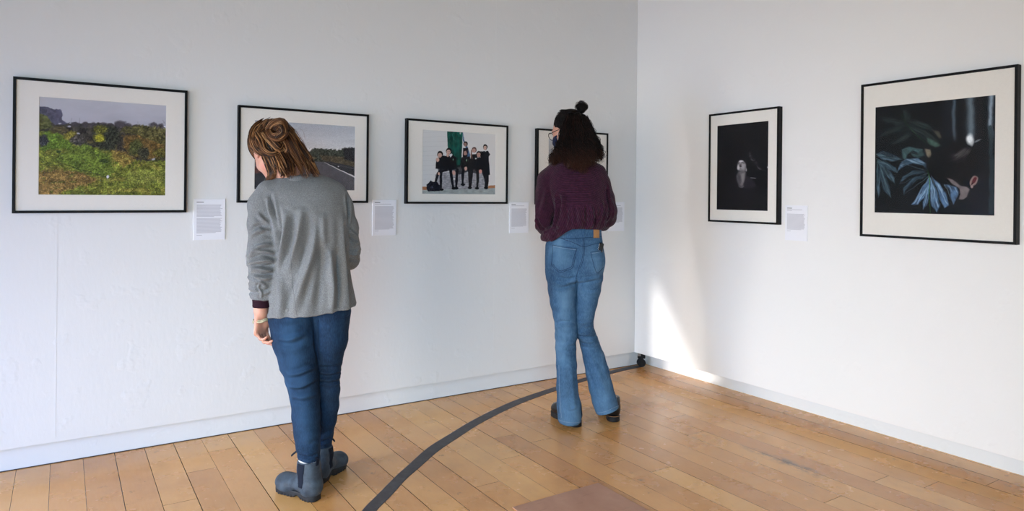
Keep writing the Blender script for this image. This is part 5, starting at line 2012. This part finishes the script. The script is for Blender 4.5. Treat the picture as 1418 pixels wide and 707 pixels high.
# ================================================================== person in the purple sweater
def person_purple():
    T = Person(2.48, 3.0, 'person in a purple sweater and light blue flared jeans, dark hair in a bun')
    r = T.root
    rn = np.random.default_rng(9)
    LEG_L = [(385, 757, 799, .0), (400, 759, 797.5, .0), (418, 762, 797.5, .0), (436, 766, 798, -.005), (450, 768.5, 798.5, -.01), (464, 769, 799, -.01), (480, 769.5, 797.5, -.01), (505, 770.5, 798.5, -.015), (535, 770.5, 800, -.025), (560, 771.5, 804, -.035), (577, 772.5, 805.5, -.04)]
    LEG_R = [(385, 797, 834.5, .01), (400, 797.5, 831.5, .015), (418, 797.5, 827, .02), (436, 797, 822.5, .02), (449, 797.5, 821, .02), (461, 799, 823.5, .02), (475, 803, 829.5, .03), (495, 807.5, 837.5, .04), (515, 811.5, 843.5, .045), (535, 815.5, 848, .045), (553, 820, 853, .045), (565, 824, 857, .045)]

    def legnodes(L):
        return [T.strip(v, a, b, d) for v, a, b, d in L]
    NL, NR = legnodes(LEG_L), legnodes(LEG_R)

    def gl(x, y):
        w = np.array([x, y, 0])-T.P
        return np.array([w@T.er, w@T.ef, 0])
    # ---------------- body
    F = Field((-.32, -.22, 0.03), (.30, .46, 1.76), 0.0038)
    F.ell(T(796, 356, .025), (.112, .070, .10), k=.03)
    heelL, toeL = gl(2.405, 2.998), gl(2.425, 3.25)
    heelR, toeR = gl(2.632, 2.958), gl(2.742, 3.19)
    for NN, hl, tl in ((NL, heelL, toeL), (NR, heelR, toeR)):
        hip = NN[0][0]+np.array([0, .01, .03])
        kn = NN[5][0]
        dr = (tl-hl)/np.linalg.norm(tl-hl)
        an = hl+dr*.055+np.array([0, 0, .10])
        F.chain([(hip, .060)]+[(p, min(q-.022, .046)) for p, q in NN[1:9]]+[(an, .032), (an+dr*.05-[0, 0, .05], .028), (an+dr*.12-[0, 0, .065], .024)], .02)
    S = []
    for v, a, b, d, dep in ((226, 780, 812, .06, .04), (238, 764, 826, .05, .065), (262, 764, 834, .03, .08), (290, 770, 828, .02, .072), (312, 772, 820, .02, .062), (340, 772, 820, .02, .06)):
        c, w = T.strip(v, a, b, d)
        S.append((c[2], c[0], d, w, dep))
    F.loft(S, .03)
    hc = T(786.5, 183, .085)
    R = frame_from((-.76, .62, -.24), (0, 0.05, 1))
    F.cone(T(795, 226, .05), hc-R[2]*.05-R[1]*.02, .052, .048, .03)
    H = add_head(F, hc, R, .97)
    sL, eL, wL = T(760, 246, .04), T(752, 306, .02), T(782, 306, .27)
    F.chain([(sL, .038), ((sL+eL)/2, .034), (eL, .030), ((eL+wL)/2, .024), (wL, .0215)], .02)
    add_hand(F, wL, (.85, .50, .05), (.35, -.75, .3), (0, .1, 1), [(30, 42, 28), (34, 44, 30), (38, 46, 30), (40, 48, 30)], thumb=(.75, .2, .6), s=.93)
    sR, eR, wR = T(828, 248, .04), T(838, 298, .045), T(818, 309, .27)
    F.chain([(sR, .034), ((sR+eR)/2, .032), (eR, .028), (T(833, 307, .13), .024), (wR, .0215)], .02)
    add_hand(F, wR, (-.85, .52, 0), (-.3, -.8, .2), (0, .1, 1), [(24, 34, 24), (28, 38, 26), (32, 40, 28), (36, 42, 30)], thumb=(.75, .2, .6), s=.93)
    field_obj('body', F, M['skin'], r)
    for x in (-.031, .031):
        bm = bmesh.new()
        bmesh.ops.create_uvsphere(bm, u_segments=16, v_segments=10, radius=.0112*.97)
        e = bm_obj('eye', bm, M['eye'], r, True)
        e.location = H(x, .0790, .001)

    # ---------------- jeans (flared)
    F = Field((-.26, -.24, 0.02), (.30, .24, 1.14), 0.0038)
    S = []
    for v, a, b, dep in ((312, 762, 833, .092), (322, 760, 833, .094), (330, 758, 834, .097), (340, 755, 835.5, .103), (352, 753.5, 836.5, .112), (364, 753, 836.5, .117), (376, 754, 835.5, .113), (388, 757, 834, .100)):
        c, w = T.strip(v, a, b, .0)
        S.append((c[2], c[0], .015, w, dep))
    F.loft(S, .012, n=2.2)
    F.ell(T(779, 361, -.040), (.078, .070, .085), k=.03)
    F.ell(T(820, 361, -.030), (.068, .070, .083), k=.03)
    F.cone(T(806, 345, -.125), T(799, 378, -.125), .010, .016, .03, mode='sub')
    F.chain(NL, .012, (np.array([0, 1.0, 0]), 1.08))
    F.chain(NR, .010, (np.array([0, 1.0, 0]), 1.08))
    zl = (T(771, 583, -.04)[2], T(806, 586.5, -.04)[2])
    zr = (T(824, 573.5, .04)[2], T(857, 563.5, .04)[2])
    for NN, zz in ((NL, zl), (NR, zr)):
        c, w = NN[-1]

        def hem(X, Y, Z, c=c, w=w, zz=zz):
            zh = zz[0]+(zz[1]-zz[0])*np.clip((X-c[0]+w)/(2*w), -.2, 1.2)
            return np.maximum(np.hypot(X-c[0], Y-c[1])-.085, Z-zh)
        F.op(hem, c-[.1, .1, .12], c+[.1, .1, .03], 0, 'sub')
        F.cone([c[0], c[1], c[2]-.10], [c[0], c[1], c[2]-.015], w-.005, w-.007, 0, mode='sub')
    # flat top
    F.cut(lambda X, Y, Z: Z-T(800, 312.5)[2]+0*X+0*Y)
    V, Fq = F.mesh()
    bv = bvh_of(V, Fq)
    pr = lambda *p: project(T, bv, p, 0, 14)
    cr = []
    for pts, w, a in (
        (((765, 396), (775, 399), (790, 396), (797, 392)), .006, -.006), (((766, 390), (780, 393), (796, 388)), .007, .005), (((803, 393), (815, 391), (831, 388)), .006, -.006), (((803, 388), (816, 386), (832, 383)), .006, .004),
        (((772, 383), (785, 386), (797, 383)), .006, -.004), (((806, 400), (818, 402), (829, 400)), .006, -.004),
        (((769, 448), (778, 445), (790, 445)), .005, -.006), (((769, 453), (782, 450), (797, 450)), .006, .004),
        (((799, 459), (810, 462), (822, 459)), .006, .007), (((799, 464), (812, 467), (825, 465)), .005, -.007), (((800, 454), (810, 455), (821, 452)), .006, -.005),
        (((801, 470), (814, 473), (828, 472)), .006, .006), (((803, 478), (816, 481), (832, 480)), .006, -.004), (((800, 448), (810, 447), (820, 445)), .005, .005),
        (((769, 475), (782, 478), (797, 474)), .007, .004), (((770, 483), (784, 486), (799, 484)), .007, -.003),
        (((800, 386), (798, 400), (798, 420)), .006, -.008),
        (((815, 490), (828, 515), (838, 540)), .012, .004), (((808, 495), (817, 520), (826, 545)), .008, -.004), (((790, 500), (793, 530), (796, 570)), .010, .003),
        (((783, 560), (790, 566), (799, 562)), .006, .004),
        # pocket edges stand off a little
        (((765, 339), (780, 342), (799, 344)), .0035, .0022), (((818, 349), (826, 348), (835, 346)), .0035, .0022),
        (((760, 328), (790, 331), (833, 330)), .0035, .0022),
    ):
        cr.append((pr(*pts), w*1.2, a*.8))

    def disp(V, N):
        d = crease_disp(V, N, cr)
        z = V[:, 2]
        zk = NL[5][0][2]
        w = np.exp(-((z-zk)/.07)**2)*.8+.12
        d += w*(np.abs(N3(V*np.array([5, 5, 36.0]), 1.0, 3, 2)-.5)*-2+.45)*.006
        d += (N3(V*np.array([1, 1, .5]), 12, 8, 2)-.5)*.005
        return d

    fadeL = [p+np.array([.0, -.07, 0]) for p, _ in NL[1:9]]
    fadeR = [p+np.array([.0, -.07, 0]) for p, _ in NR[1:11]]
    sL_, sR_ = T(779, 356, -.10), T(822, 356, -.10)

    def fade(V):
        c = np.zeros((len(V), 4))
        c[:, 3] = 1
        f = 0
        for Q, am in ((fadeL, .22), (fadeR, .16)):
            d, _ = seg_dist(V, Q)
            f = np.maximum(f, am*np.exp(-(d/.04)**2))
        for q in (sL_, sR_):
            f = np.maximum(f, .36*np.exp(-(np.linalg.norm((V-q)*[1, .7, .8], axis=1)/.055)**2))
        for NN in (NL, NR):
            d, _ = seg_dist(V, [p for p, _ in NN[-5:]])
            f = np.maximum(f, .40*(d < .13)*np.clip((.34-V[:, 2])/.30, 0, 1))  # flares painted lighter towards the hem as highlights
        c[:, 0] = np.clip(f+.25*(N3(V*np.array([1, 1, 3]), 18, 2, 2)-.5), 0, 1)
        return c
    jeans, Vj, Fj = field_obj('jeans', F, M['denim2'], r, disp, fade)
    bj = bvh_of(Vj, Fj)
    seam('seam', T, bj, [((762, 327.5), (785, 330), (808, 329), (833, 327.5)), ((777, 330), (792, 335), (807, 341), (820, 338.5), (834, 335)),
                         ((807, 329), (807.5, 345), (806, 358), (801, 372), (797.5, 386)), ((808.8, 329), (809.3, 345), (808, 358), (803, 372)),
                         ((765, 339), (780, 342), (799, 344)), ((799, 344), (796, 358), (793, 370), (785, 374), (776, 377), (769, 372), (763.5, 366)), ((765, 339), (765, 352), (763.5, 366)),
                         ((797.2, 345.5), (794.3, 358), (791.5, 368.5), (785, 372), (776.5, 374.8), (770, 370.5), (765.5, 365)),
                         ((818, 349), (826, 348), (835.5, 346)), ((818, 349), (820.5, 360), (825, 375), (828, 378)), ((828, 378), (832, 374), (835.5, 370)),
                         ((771, 505), (772, 540), (774.5, 580)), ((837, 495), (847, 530), (855, 561))], .0011, M['thread_dark'], jeans, n=40)
    seam('seam', T, bj, [((773, 580.5), (782, 583.5), (795, 585), (805, 583.5)), ((825, 571.5), (838, 569.5), (849, 564.5), (856.5, 561.5)),
                         ((766, 340.6), (781, 343.6), (797.5, 345.6)), ((819.5, 350.6), (826, 349.6), (835, 347.6)), ((774, 505), (775, 540), (777.5, 578))], .0009, M['thread_light'], jeans, n=40)
    # belt loops, leather patch
    for u in (808, 783):
        P = project(T, bj, [(u, 316.5), (u, 329)], .0022, 10)
        V, Fq, _ = tube_mesh([(P+np.array([o_, 0, 0]), np.full(10, .0022)) for o_ in (-.005, -.0025, 0, .0025, .005)], 6)
        mesh_obj('belt_loop', V, Fq, M['denim2'], jeans, smooth=True)
    rows = [project(T, bj, [(821.5, v), (829.5, v)], .0025, 8) for v in np.linspace(317.5, 329.5, 8)]
    n_ = min(len(q) for q in rows)
    if n_ > 2:
        G_ = np.array([q[:n_] for q in rows])
        Nn = np.array([0, -.0018, 0])
        V = np.concatenate([G_.reshape(-1, 3), (G_-Nn).reshape(-1, 3)])
        idx = np.arange(8*n_).reshape(8, n_)
        fs = [(idx[i, j], idx[i, j+1], idx[i+1, j+1], idx[i+1, j]) for i in range(7) for j in range(n_-1)]
        bk = [tuple(q+8*n_ for q in f[::-1]) for f in fs]
        ed = list(idx[0])+list(idx[1:, -1])+list(idx[-1, -2::-1])+list(idx[-2:0:-1, 0])
        sd = [(ed[i], ed[(i+1) % len(ed)], ed[(i+1) % len(ed)]+8*n_, ed[i]+8*n_) for i in range(len(ed))]
        mesh_obj('leather_patch', V, np.array(fs+bk+sd), M['tan'], jeans)

    # ---------------- sweater
    F = Field((-.32, -.24, 0.90), (.32, .40, 1.50), 0.0036)
    S = []
    for v, a, b, d, dep in ((219, 778, 812, .05, .045), (224, 770, 824, .05, .062), (229, 762, 834, .045, .078), (238, 756, 839, .04, .095), (255, 756, 841, .03, .112), (275, 763, 842, .015, .122),
                            (290, 768, 842, .005, .130), (302, 768, 841, -.002, .136), (311, 764, 838, -.002, .134), (318, 764, 833, .005, .118), (323, 766, 830, .01, .100)):
        c, w = T.strip(v, a, b, 0)
        S.append((c[2], c[0], d, w, dep))

    def drape(th, Z):
        g = np.clip((1.25-Z)/.15, 0, 1)
        return g*(.004*np.sin(th*11+1)+.003*np.sin(th*17+2.5))
    F.loft(S, 0, drape=drape, n=2.2)
    F.chain([(T(762, 322, -.015), .036), (T(768, 326, -.05), .036), (T(779, 320, -.085), .030), (T(790, 312, -.10), .022)], .018)
    F.ell(T(758, 328, .02), (.036, .07, .036), k=.02)
    slL = [(T(768, 238, .04), .052), (T(758, 248, .035), .056), (T(755.5, 268, .03), .060), (T(752, 290, .02), .065), (T(751, 303, .03), .0645), (T(757, 312, .07), .058), (T(766, 312, .14), .048), (T(776, 309, .215), .040), (T(781, 307, .25), .034)]
    slR = [(T(826, 240, .04), .050), (T(832, 254, .035), .052), (T(838, 275, .03), .054), (T(841, 292, .03), .057), (T(840, 301, .06), .054), (T(834, 308, .13), .046), (T(824, 309, .21), .040), (T(819, 309, .25), .034)]
    F.chain(slL, .014)
    F.chain(slR, .010)
    hz = lambda X: np.interp(X, [T(u, 0)[0] for u in (745, 752, 765, 776, 786, 797, 815, 835)], [T(u, v, -.1)[2] for u, v in ((745, 330), (752, 334), (765, 337.5), (776, 331), (786, 322.5), (797, 317), (815, 317.5), (835, 318.5))])
    zf = T(800, 322)[2]
    F.cut(lambda X, Y, Z: np.where(Y < .05, hz(X), np.minimum(hz(X), zf)+0*Y)-Z)
    F.loft([(z, 0.0+cx, cy, w-.008, dep-.008) for z, cx, cy, w, dep in [(T(800, v)[2], *[(T.strip(v, a, b)[0][0]), .015, T.strip(v, a, b)[1]+.010, dp+.012]) for v, a, b, dp in ((300, 765, 832, .088), (316, 761, 833, .092), (330, 758, 834, .099), (345, 754, 836, .108))]], 0, mode='sub', n=2.2)
    V, Fq = F.mesh()
    bv = bvh_of(V, Fq)
    pr = lambda *p: project(T, bv, p, 0, 14)
    cr = []
    for pts, w, a in (
        (((773, 272), (775, 285), (774, 298), (770, 312)), .012, -.020), (((779, 268), (781, 285), (780, 300)), .010, .006), (((841, 258), (841, 275), (842, 292), (838, 308)), .008, -.012),
        (((812, 285), (812, 300), (813, 314)), .007, -.009), (((819, 285), (821, 300), (820, 313)), .008, .007), (((804, 290), (804, 303), (806, 314)), .009, .006), (((826, 300), (824, 308), (823, 315)), .006, -.006),
        (((796, 285), (797, 300), (798, 313)), .008, -.005), (((834, 280), (834, 295), (828, 308)), .009, .006), (((788, 290), (789, 302), (786, 314)), .008, .004),
        (((742, 302), (750, 315), (757, 318)), .007, -.006), (((738, 295), (743, 308), (750, 318)), .007, .005), (((755, 322), (763, 318), (775, 314)), .006, -.009), (((762, 331), (770, 325), (780, 318)), .006, -.005),
        (((757, 262), (753, 280), (748, 298)), .012, .005), (((846, 275), (850, 290), (848, 305)), .008, .004),
    ):
        cr.append((pr(*pts), w, a))

    def disp(V, N):
        return crease_disp(V, N, cr)+(N3(V*np.array([1, 1, .6]), 13, 4, 2)-.5)*.009

    x0 = T(800, 260)[0]
    axL, axR = [p for p, _ in slL], [p for p, _ in slR]

    def ribs(V):
        c = np.zeros((len(V), 4))
        c[:, 3] = 1
        X = V[:, 0]-x0
        s_ = np.abs(X)
        h = np.where(s_ < .05, 0, (s_-.05)**2/(.24))*1.0+np.clip(s_-.17, 0, 1)*.5
        coord = V[:, 2]+h+.0*V[:, 1]
        # welt and lower back: ribs run downwards
        low = np.clip((T(800, 292)[2]+.03*np.sin(X*30)-V[:, 2])/.008, 0, 1)
        dl, _ = seg_dist(V, axL)
        dr, _ = seg_dist(V, axR)
        arm = np.minimum(dl, dr) < .060
        low = np.clip((T(800, 286)[2]+.02-V[:, 2])/.04, 0, 1)*np.clip((np.minimum(dl, dr)-.058)/.02, 0, 1)
        c[:, 0] = coord
        c[:, 1] = V[:, 0]+.35*V[:, 2]
        c[:, 2] = low
        return c
    sw, Vs, Fs = field_obj('sweater', F, M['knit'], r, disp, ribs)
    F = Field((-.14, -.1, 1.36), (.16, .22, 1.56), .003)
    cb = T(795, 222, .05)
    F.cone(cb+[0, 0, -.02], cb+[0, 0, .018], .070, .058, 0)
    F.cut(lambda X, Y, Z: Z-(cb[2]+.022)+0*X+0*Y)
    F.cone(cb+[0, 0, -.05], cb+[0, 0, .05], .052, .050, 0, mode='sub')
    field_obj('collar', F, M['knit'], sw, None, lambda V: np.c_[V[:, 0]+V[:, 1], V[:, 0]*0, V[:, 0]*0, V[:, 0]*0+1])

    # ---------------- shoes
    def shoe(heel, toe):
        d = toe-heel
        ang = math.atan2(d[1], d[0])
        e = empty('shoe')
        e.parent = r
        y = np.array([math.cos(ang), math.sin(ang), 0])
        x = np.array([y[1], -y[0], 0])
        B = lambda a, b, c: heel+x*a+y*b+np.array([0, 0, c])
        cs = np.array([B(a, b, 0) for a in (-.08, .08) for b in (-.04, .32)])
        lo, hi = cs.min(0), cs.max(0)
        lo[2], hi[2] = -.01, .16
        F = Field(lo, hi, .003)
        F.chain([(B(0, .042, .056), .034), (B(0, .052, .10), .035), (B(0, .056, .135), .037)], .03)
        F.chain([(B(0, .048, .060), .034), (B(0, .11, .066), .034), (B(.002, .165, .056), .037), (B(.004, .21, .050), .040), (B(.004, .225, .048), .038)], .03, (np.array([0, 0, 1.0]), .80))
        F.cut(lambda X, Y, Z: np.maximum(.028-Z, Z-.135)+0*X+0*Y)
        field_obj('upper', F, M['shoe'], e)
        F = Field(lo, hi, .003)

        def sole(X, Y, Z):
            lx, ly = (X-heel[0])*x[0]+(Y-heel[1])*x[1], (X-heel[0])*y[0]+(Y-heel[1])*y[1]
            pts = [((0, .040), .037), ((0, .11), .033), ((.003, .165), .041), ((.004, .212), .045), ((.003, .226), .042)]
            q0 = None
            for ((a0, b0), r0), ((a1, b1), r1) in zip(pts[:-1], pts[1:]):
                vx, vy = a1-a0, b1-b0
                t = np.clip(((lx-a0)*vx+(ly-b0)*vy)/(vx*vx+vy*vy), 0, 1)
                q = np.hypot(lx-a0-t*vx, ly-b0-t*vy)-(r0+(r1-r0)*t)
                q0 = q if q0 is None else np.minimum(q0, q)
            bottom = .001+np.where((ly > .078) & (ly < .135), .017, 0)
            groove = .0015*(np.sin(Z*1400) > 0)*(Z < .026)
            return np.maximum(q0+groove, np.maximum(bottom-Z, Z-.033))
        F.op(sole, lo, hi, 0)
        field_obj('sole', F, M['black_rubber'], e)
        V, Fq, _ = tube_mesh([(P_, np.full(len(P_), .0011)) for P_ in [np.array([B(.0385*math.sin(a), .040-.0385*math.cos(a), .0335) for a in np.linspace(-1.5, 1.5, 24)])]], 5)
        mesh_obj('welt_stitch', V, Fq, M['tan'], e, smooth=True)
    shoe(heelL, toeL)
    shoe(heelR, toeR)

    # ---------------- hair: smooth crown drawn up into a bun, loose curls below
    F = Field((-.26, -.17, 1.30), (.24, .28, 1.80), 0.0036)
    c0 = H(0, -.022, .043)
    rad = np.array([.083, .096, .085])
    F.ell(c0, rad, R, k=.01)
    F.ell(H(0, -.05, .0), (.075, .062, .075), R, k=.02)
    bun = T(805.5, 147.5, .045)
    F.ell(bun, (.026, .026, .024), k=.008)
    F.ell(bun+[-.018, 0, .004], (.018, .020, .018), k=.006)
    F.ell(bun+[.017, -.004, .000], (.019, .020, .021), k=.006)
    F.ell(bun+[0, 0, -.022], (.020, .020, .016), k=.008)
    G = [
        ([(790, 160, .0, 7), (787, 178, -.02, 8), (784, 195, -.035, 8), (782, 212, -.045, 8), (779, 226, -.055, 5)], 5),
        ([(800, 160, .0, 7), (800, 180, -.025, 9), (799, 200, -.045, 9), (797, 218, -.06, 9), (796, 236, -.075, 5)], 6),
        ([(807, 162, .03, 6), (811, 180, .0, 8), (813, 200, -.03, 9), (814, 215, -.05, 9), (813, 231, -.065, 6)], 6),
        ([(810, 165, .06, 5), (817, 185, .05, 6), (822, 200, .03, 7), (826, 214, .01, 7), (826, 226, .0, 5)], 5),
        ([(782, 172, .01, 5), (780, 190, -.005, 5), (777, 204, -.005, 6), (770, 216, .0, 6), (764, 226, .01, 4)], 4),
        ([(783, 185, .02, 5), (780, 202, .01, 6), (774, 214, .01, 6), (768, 222, .0, 6), (764, 229, .0, 3)], 3),
        ([(804, 165, .0, 6), (806, 185, -.03, 8), (806, 205, -.05, 8), (806, 222, -.07, 7), (805, 240, -.085, 4)], 5),
        ([(786, 175, .0, 6), (788, 195, -.03, 8), (789, 215, -.05, 8), (788, 230, -.065, 6)], 4),
        ([(818, 185, .05, 4), (826, 200, .03, 4), (831, 212, .02, 4), (833, 220, .02, 3)], 2),
    ]
    gs = []
    for g, w in G:
        P = [T(u, v, d) for u, v, d, _ in g]
        Rr = [T.rad(q) for _, _, _, q in g]
        gs.append((P, Rr, w))
        F.chain([(p, q*(.76 if k_ < 3 else .62)) for k_, (p, q) in enumerate(zip(P[:4], Rr[:4]))], .010)
    F.ell(H(0, .105, -.035), (.080, .078, .085), R, .010, 'sub')
    F.ell(H(-.082, .022, -.012), (.030, .028, .036), R, .008, 'sub')
    p1, v1 = strands(gs, 2100, rn, .00105, .011, freq=6, npts=30)
    p2, v2 = strands(gs, 520, rn, .0011, .026, freq=8, npts=34)
    p3, v3 = [], []
    for i in range(900):
        a, b = rn.uniform(-1.75, 1.75), rn.uniform(-.5, 1.35)
        st = np.array([rad[0]*math.sin(a)*math.cos(b*.6), rad[1]*math.cos(a)*math.cos(b), rad[2]*math.sin(b)])
        if st[2] < .0 and st[1] > -.01:
            continue
        st = c0+R[0]*st[0]+R[1]*st[1]+R[2]*st[2]
        P = []
        base = bun+np.array([0, 0, -.02])
        for u in np.linspace(0, 1, 14):
            q = st*(1-u)+base*u-c0
            k_ = np.linalg.norm((R@q)/(rad*1.005))
            if k_ < 1.0:
                q = q/k_
            P.append(c0+q*(1.0+.004*rn.random()))
        p3.append((np.array(P), .0010*np.interp(np.linspace(0, 1, 14), [0, .2, .9, 1], [.3, 1, 1, .6])))
        v3.append(rn.random()*.7)
    p4, v4 = [], []
    for i in range(240):
        ph, th, ti, rr_ = rn.uniform(0, 6.28), rn.uniform(.9, 2.2), rn.uniform(0, 6.28), rn.uniform(.016, .030)
        ax = np.array([rn.normal(), rn.normal(), rn.normal()*.6+1])
        ax /= np.linalg.norm(ax)
        u1 = np.cross(ax, [1, 0.1, 0])
        u1 /= np.linalg.norm(u1)
        u2 = np.cross(ax, u1)
        t_ = np.linspace(0, 1, 14)
        ce = bun+np.array([rn.normal()*.006, rn.normal()*.006, rn.normal()*.005])
        P = ce+rr_*(np.cos(ph+th*2*t_)[:, None]*u1+np.sin(ph+th*2*t_)[:, None]*u2)+ax*((t_-.5)*.012)[:, None]
        p4.append((P, .0012*np.sin(PI*np.clip(t_, .05, .95))))
        v4.append(rn.random()*.7)
    hair_obj('hair', F, p1+p2+p3+p4, [q*.86 for q in v1+v2+v3+v4], M['hair2'], r, base=.05, tip=T(0, 203)[2])

    # ---------------- glasses and mask
    g = empty('glasses')
    g.parent = r
    rims, temples = [], []
    for x in (-.034, .034):
        rims.append(([H(x+.0255*math.cos(a)*(1+.06*math.sin(a)), .108-.10*abs(x+.0255*math.cos(a))**1.3*2.2, .001+.0225*math.sin(a)) for a in np.linspace(0, 2*PI, 33)], np.full(33, .0019)))
    rims.append((resample([H(-.010, .108, .006), H(0, .1115, .009), H(.010, .108, .006)], 9), np.full(9, .0018)))
    V, Fq, _ = tube_mesh(rims, 8)
    mesh_obj('rim', V, Fq, M['black_plastic'], g, smooth=True)
    for s_ in (-1, 1):
        P = resample([H(s_*.0595, .094, .010), H(s_*.070, .060, .009), H(s_*.0765, .020, .008), H(s_*.0785, -.004, .004), H(s_*.076, -.022, -.018)], 18)
        V, Fq, _ = tube_mesh([(P, np.full(18, .0019))], 8)
        mesh_obj('temple_arm', V, Fq, M['black_plastic'], g, smooth=True)
        bm = bmesh.new()
        x = s_*.034
        q0 = [bm.verts.new(tuple(H(x+.0245*math.cos(a), .108-.10*abs(x+.0245*math.cos(a))**1.3*2.2, .001+.0215*math.sin(a)))) for a in np.linspace(0, 2*PI, 32, endpoint=False)]
        f_ = bm.faces.new(q0)
        bmesh.ops.solidify(bm, geom=[f_], thickness=.0012)
        bm_obj('lens', bm, M['lens'], g)
    F = Field(H(0, .06, -.04)-.11, H(0, .06, -.04)+.11, .0026)
    F.ell(H(0, .022, -.042), (.0745, .083, .058), R, 0)
    F.ell(H(0, .094, -.040), (.024, .022, .034), R, .02)
    pl = R[1]
    F.cut(lambda X, Y, Z: -((X-H(0, .030, 0)[0])*pl[0]+(Y-H(0, .030, 0)[1])*pl[1]+(Z-H(0, .030, 0)[2])*pl[2]))
    F.ell(H(0, .018, -.042), (.0705, .078, .055), R, 0, 'sub')
    F.cut(lambda X, Y, Z: (X-H(0, .06, -.016)[0])*R[2][0]+(Y-H(0, .06, -.016)[1])*R[2][1]+(Z-H(0, .06, -.016)[2])*R[2][2])
    mk, _, _ = field_obj('face_mask', F, M['mask'], r, lambda V, N: .0015*np.sin(((V-hc)@R[2])*260))
    for s_ in (-1, 1):
        V, Fq, _ = tube_mesh([(resample([H(s_*.062, .040, -.024), H(s_*.078, .008, -.008), H(s_*.0805, -.014, -.012), H(s_*.078, .006, -.022), H(s_*.062, .040, -.062)], 26), np.full(26, .0012))], 6)
        mesh_obj('ear_loop', V, Fq, M['sock'], mk, smooth=True)

    # ---------------- phone in the right back pocket: a thing of its own
    P = project(T, bj, [(831, 344)], .004)
    if len(P):
        bm = bmesh.new()
        add_box(bm, -.0150, .0150, -.0045, .0045, -.034, .030, .004)
        wp = T.P+T.er*P[0][0]+T.ef*P[0][1]+np.array([0, 0, P[0][2]])
        ph = empty('mobile_phone', tuple(wp), math.atan2(T.ef[1], T.ef[0])-PI/2+.55)
        ph.rotation_euler[1] = math.radians(12)
        bm_obj('case', bm, M['phone'], ph)
        bm = bmesh.new()
        add_box(bm, -.0162, -.0140, -.0035, .0035, -.030, .026, .0012)
        bm_obj('metal_edge', bm, M['phone_edge'], ph)
        tag(ph, 'black phone with a silver edge sticking out of the back pocket of light blue jeans', 'phone')
    return T


person_purple()
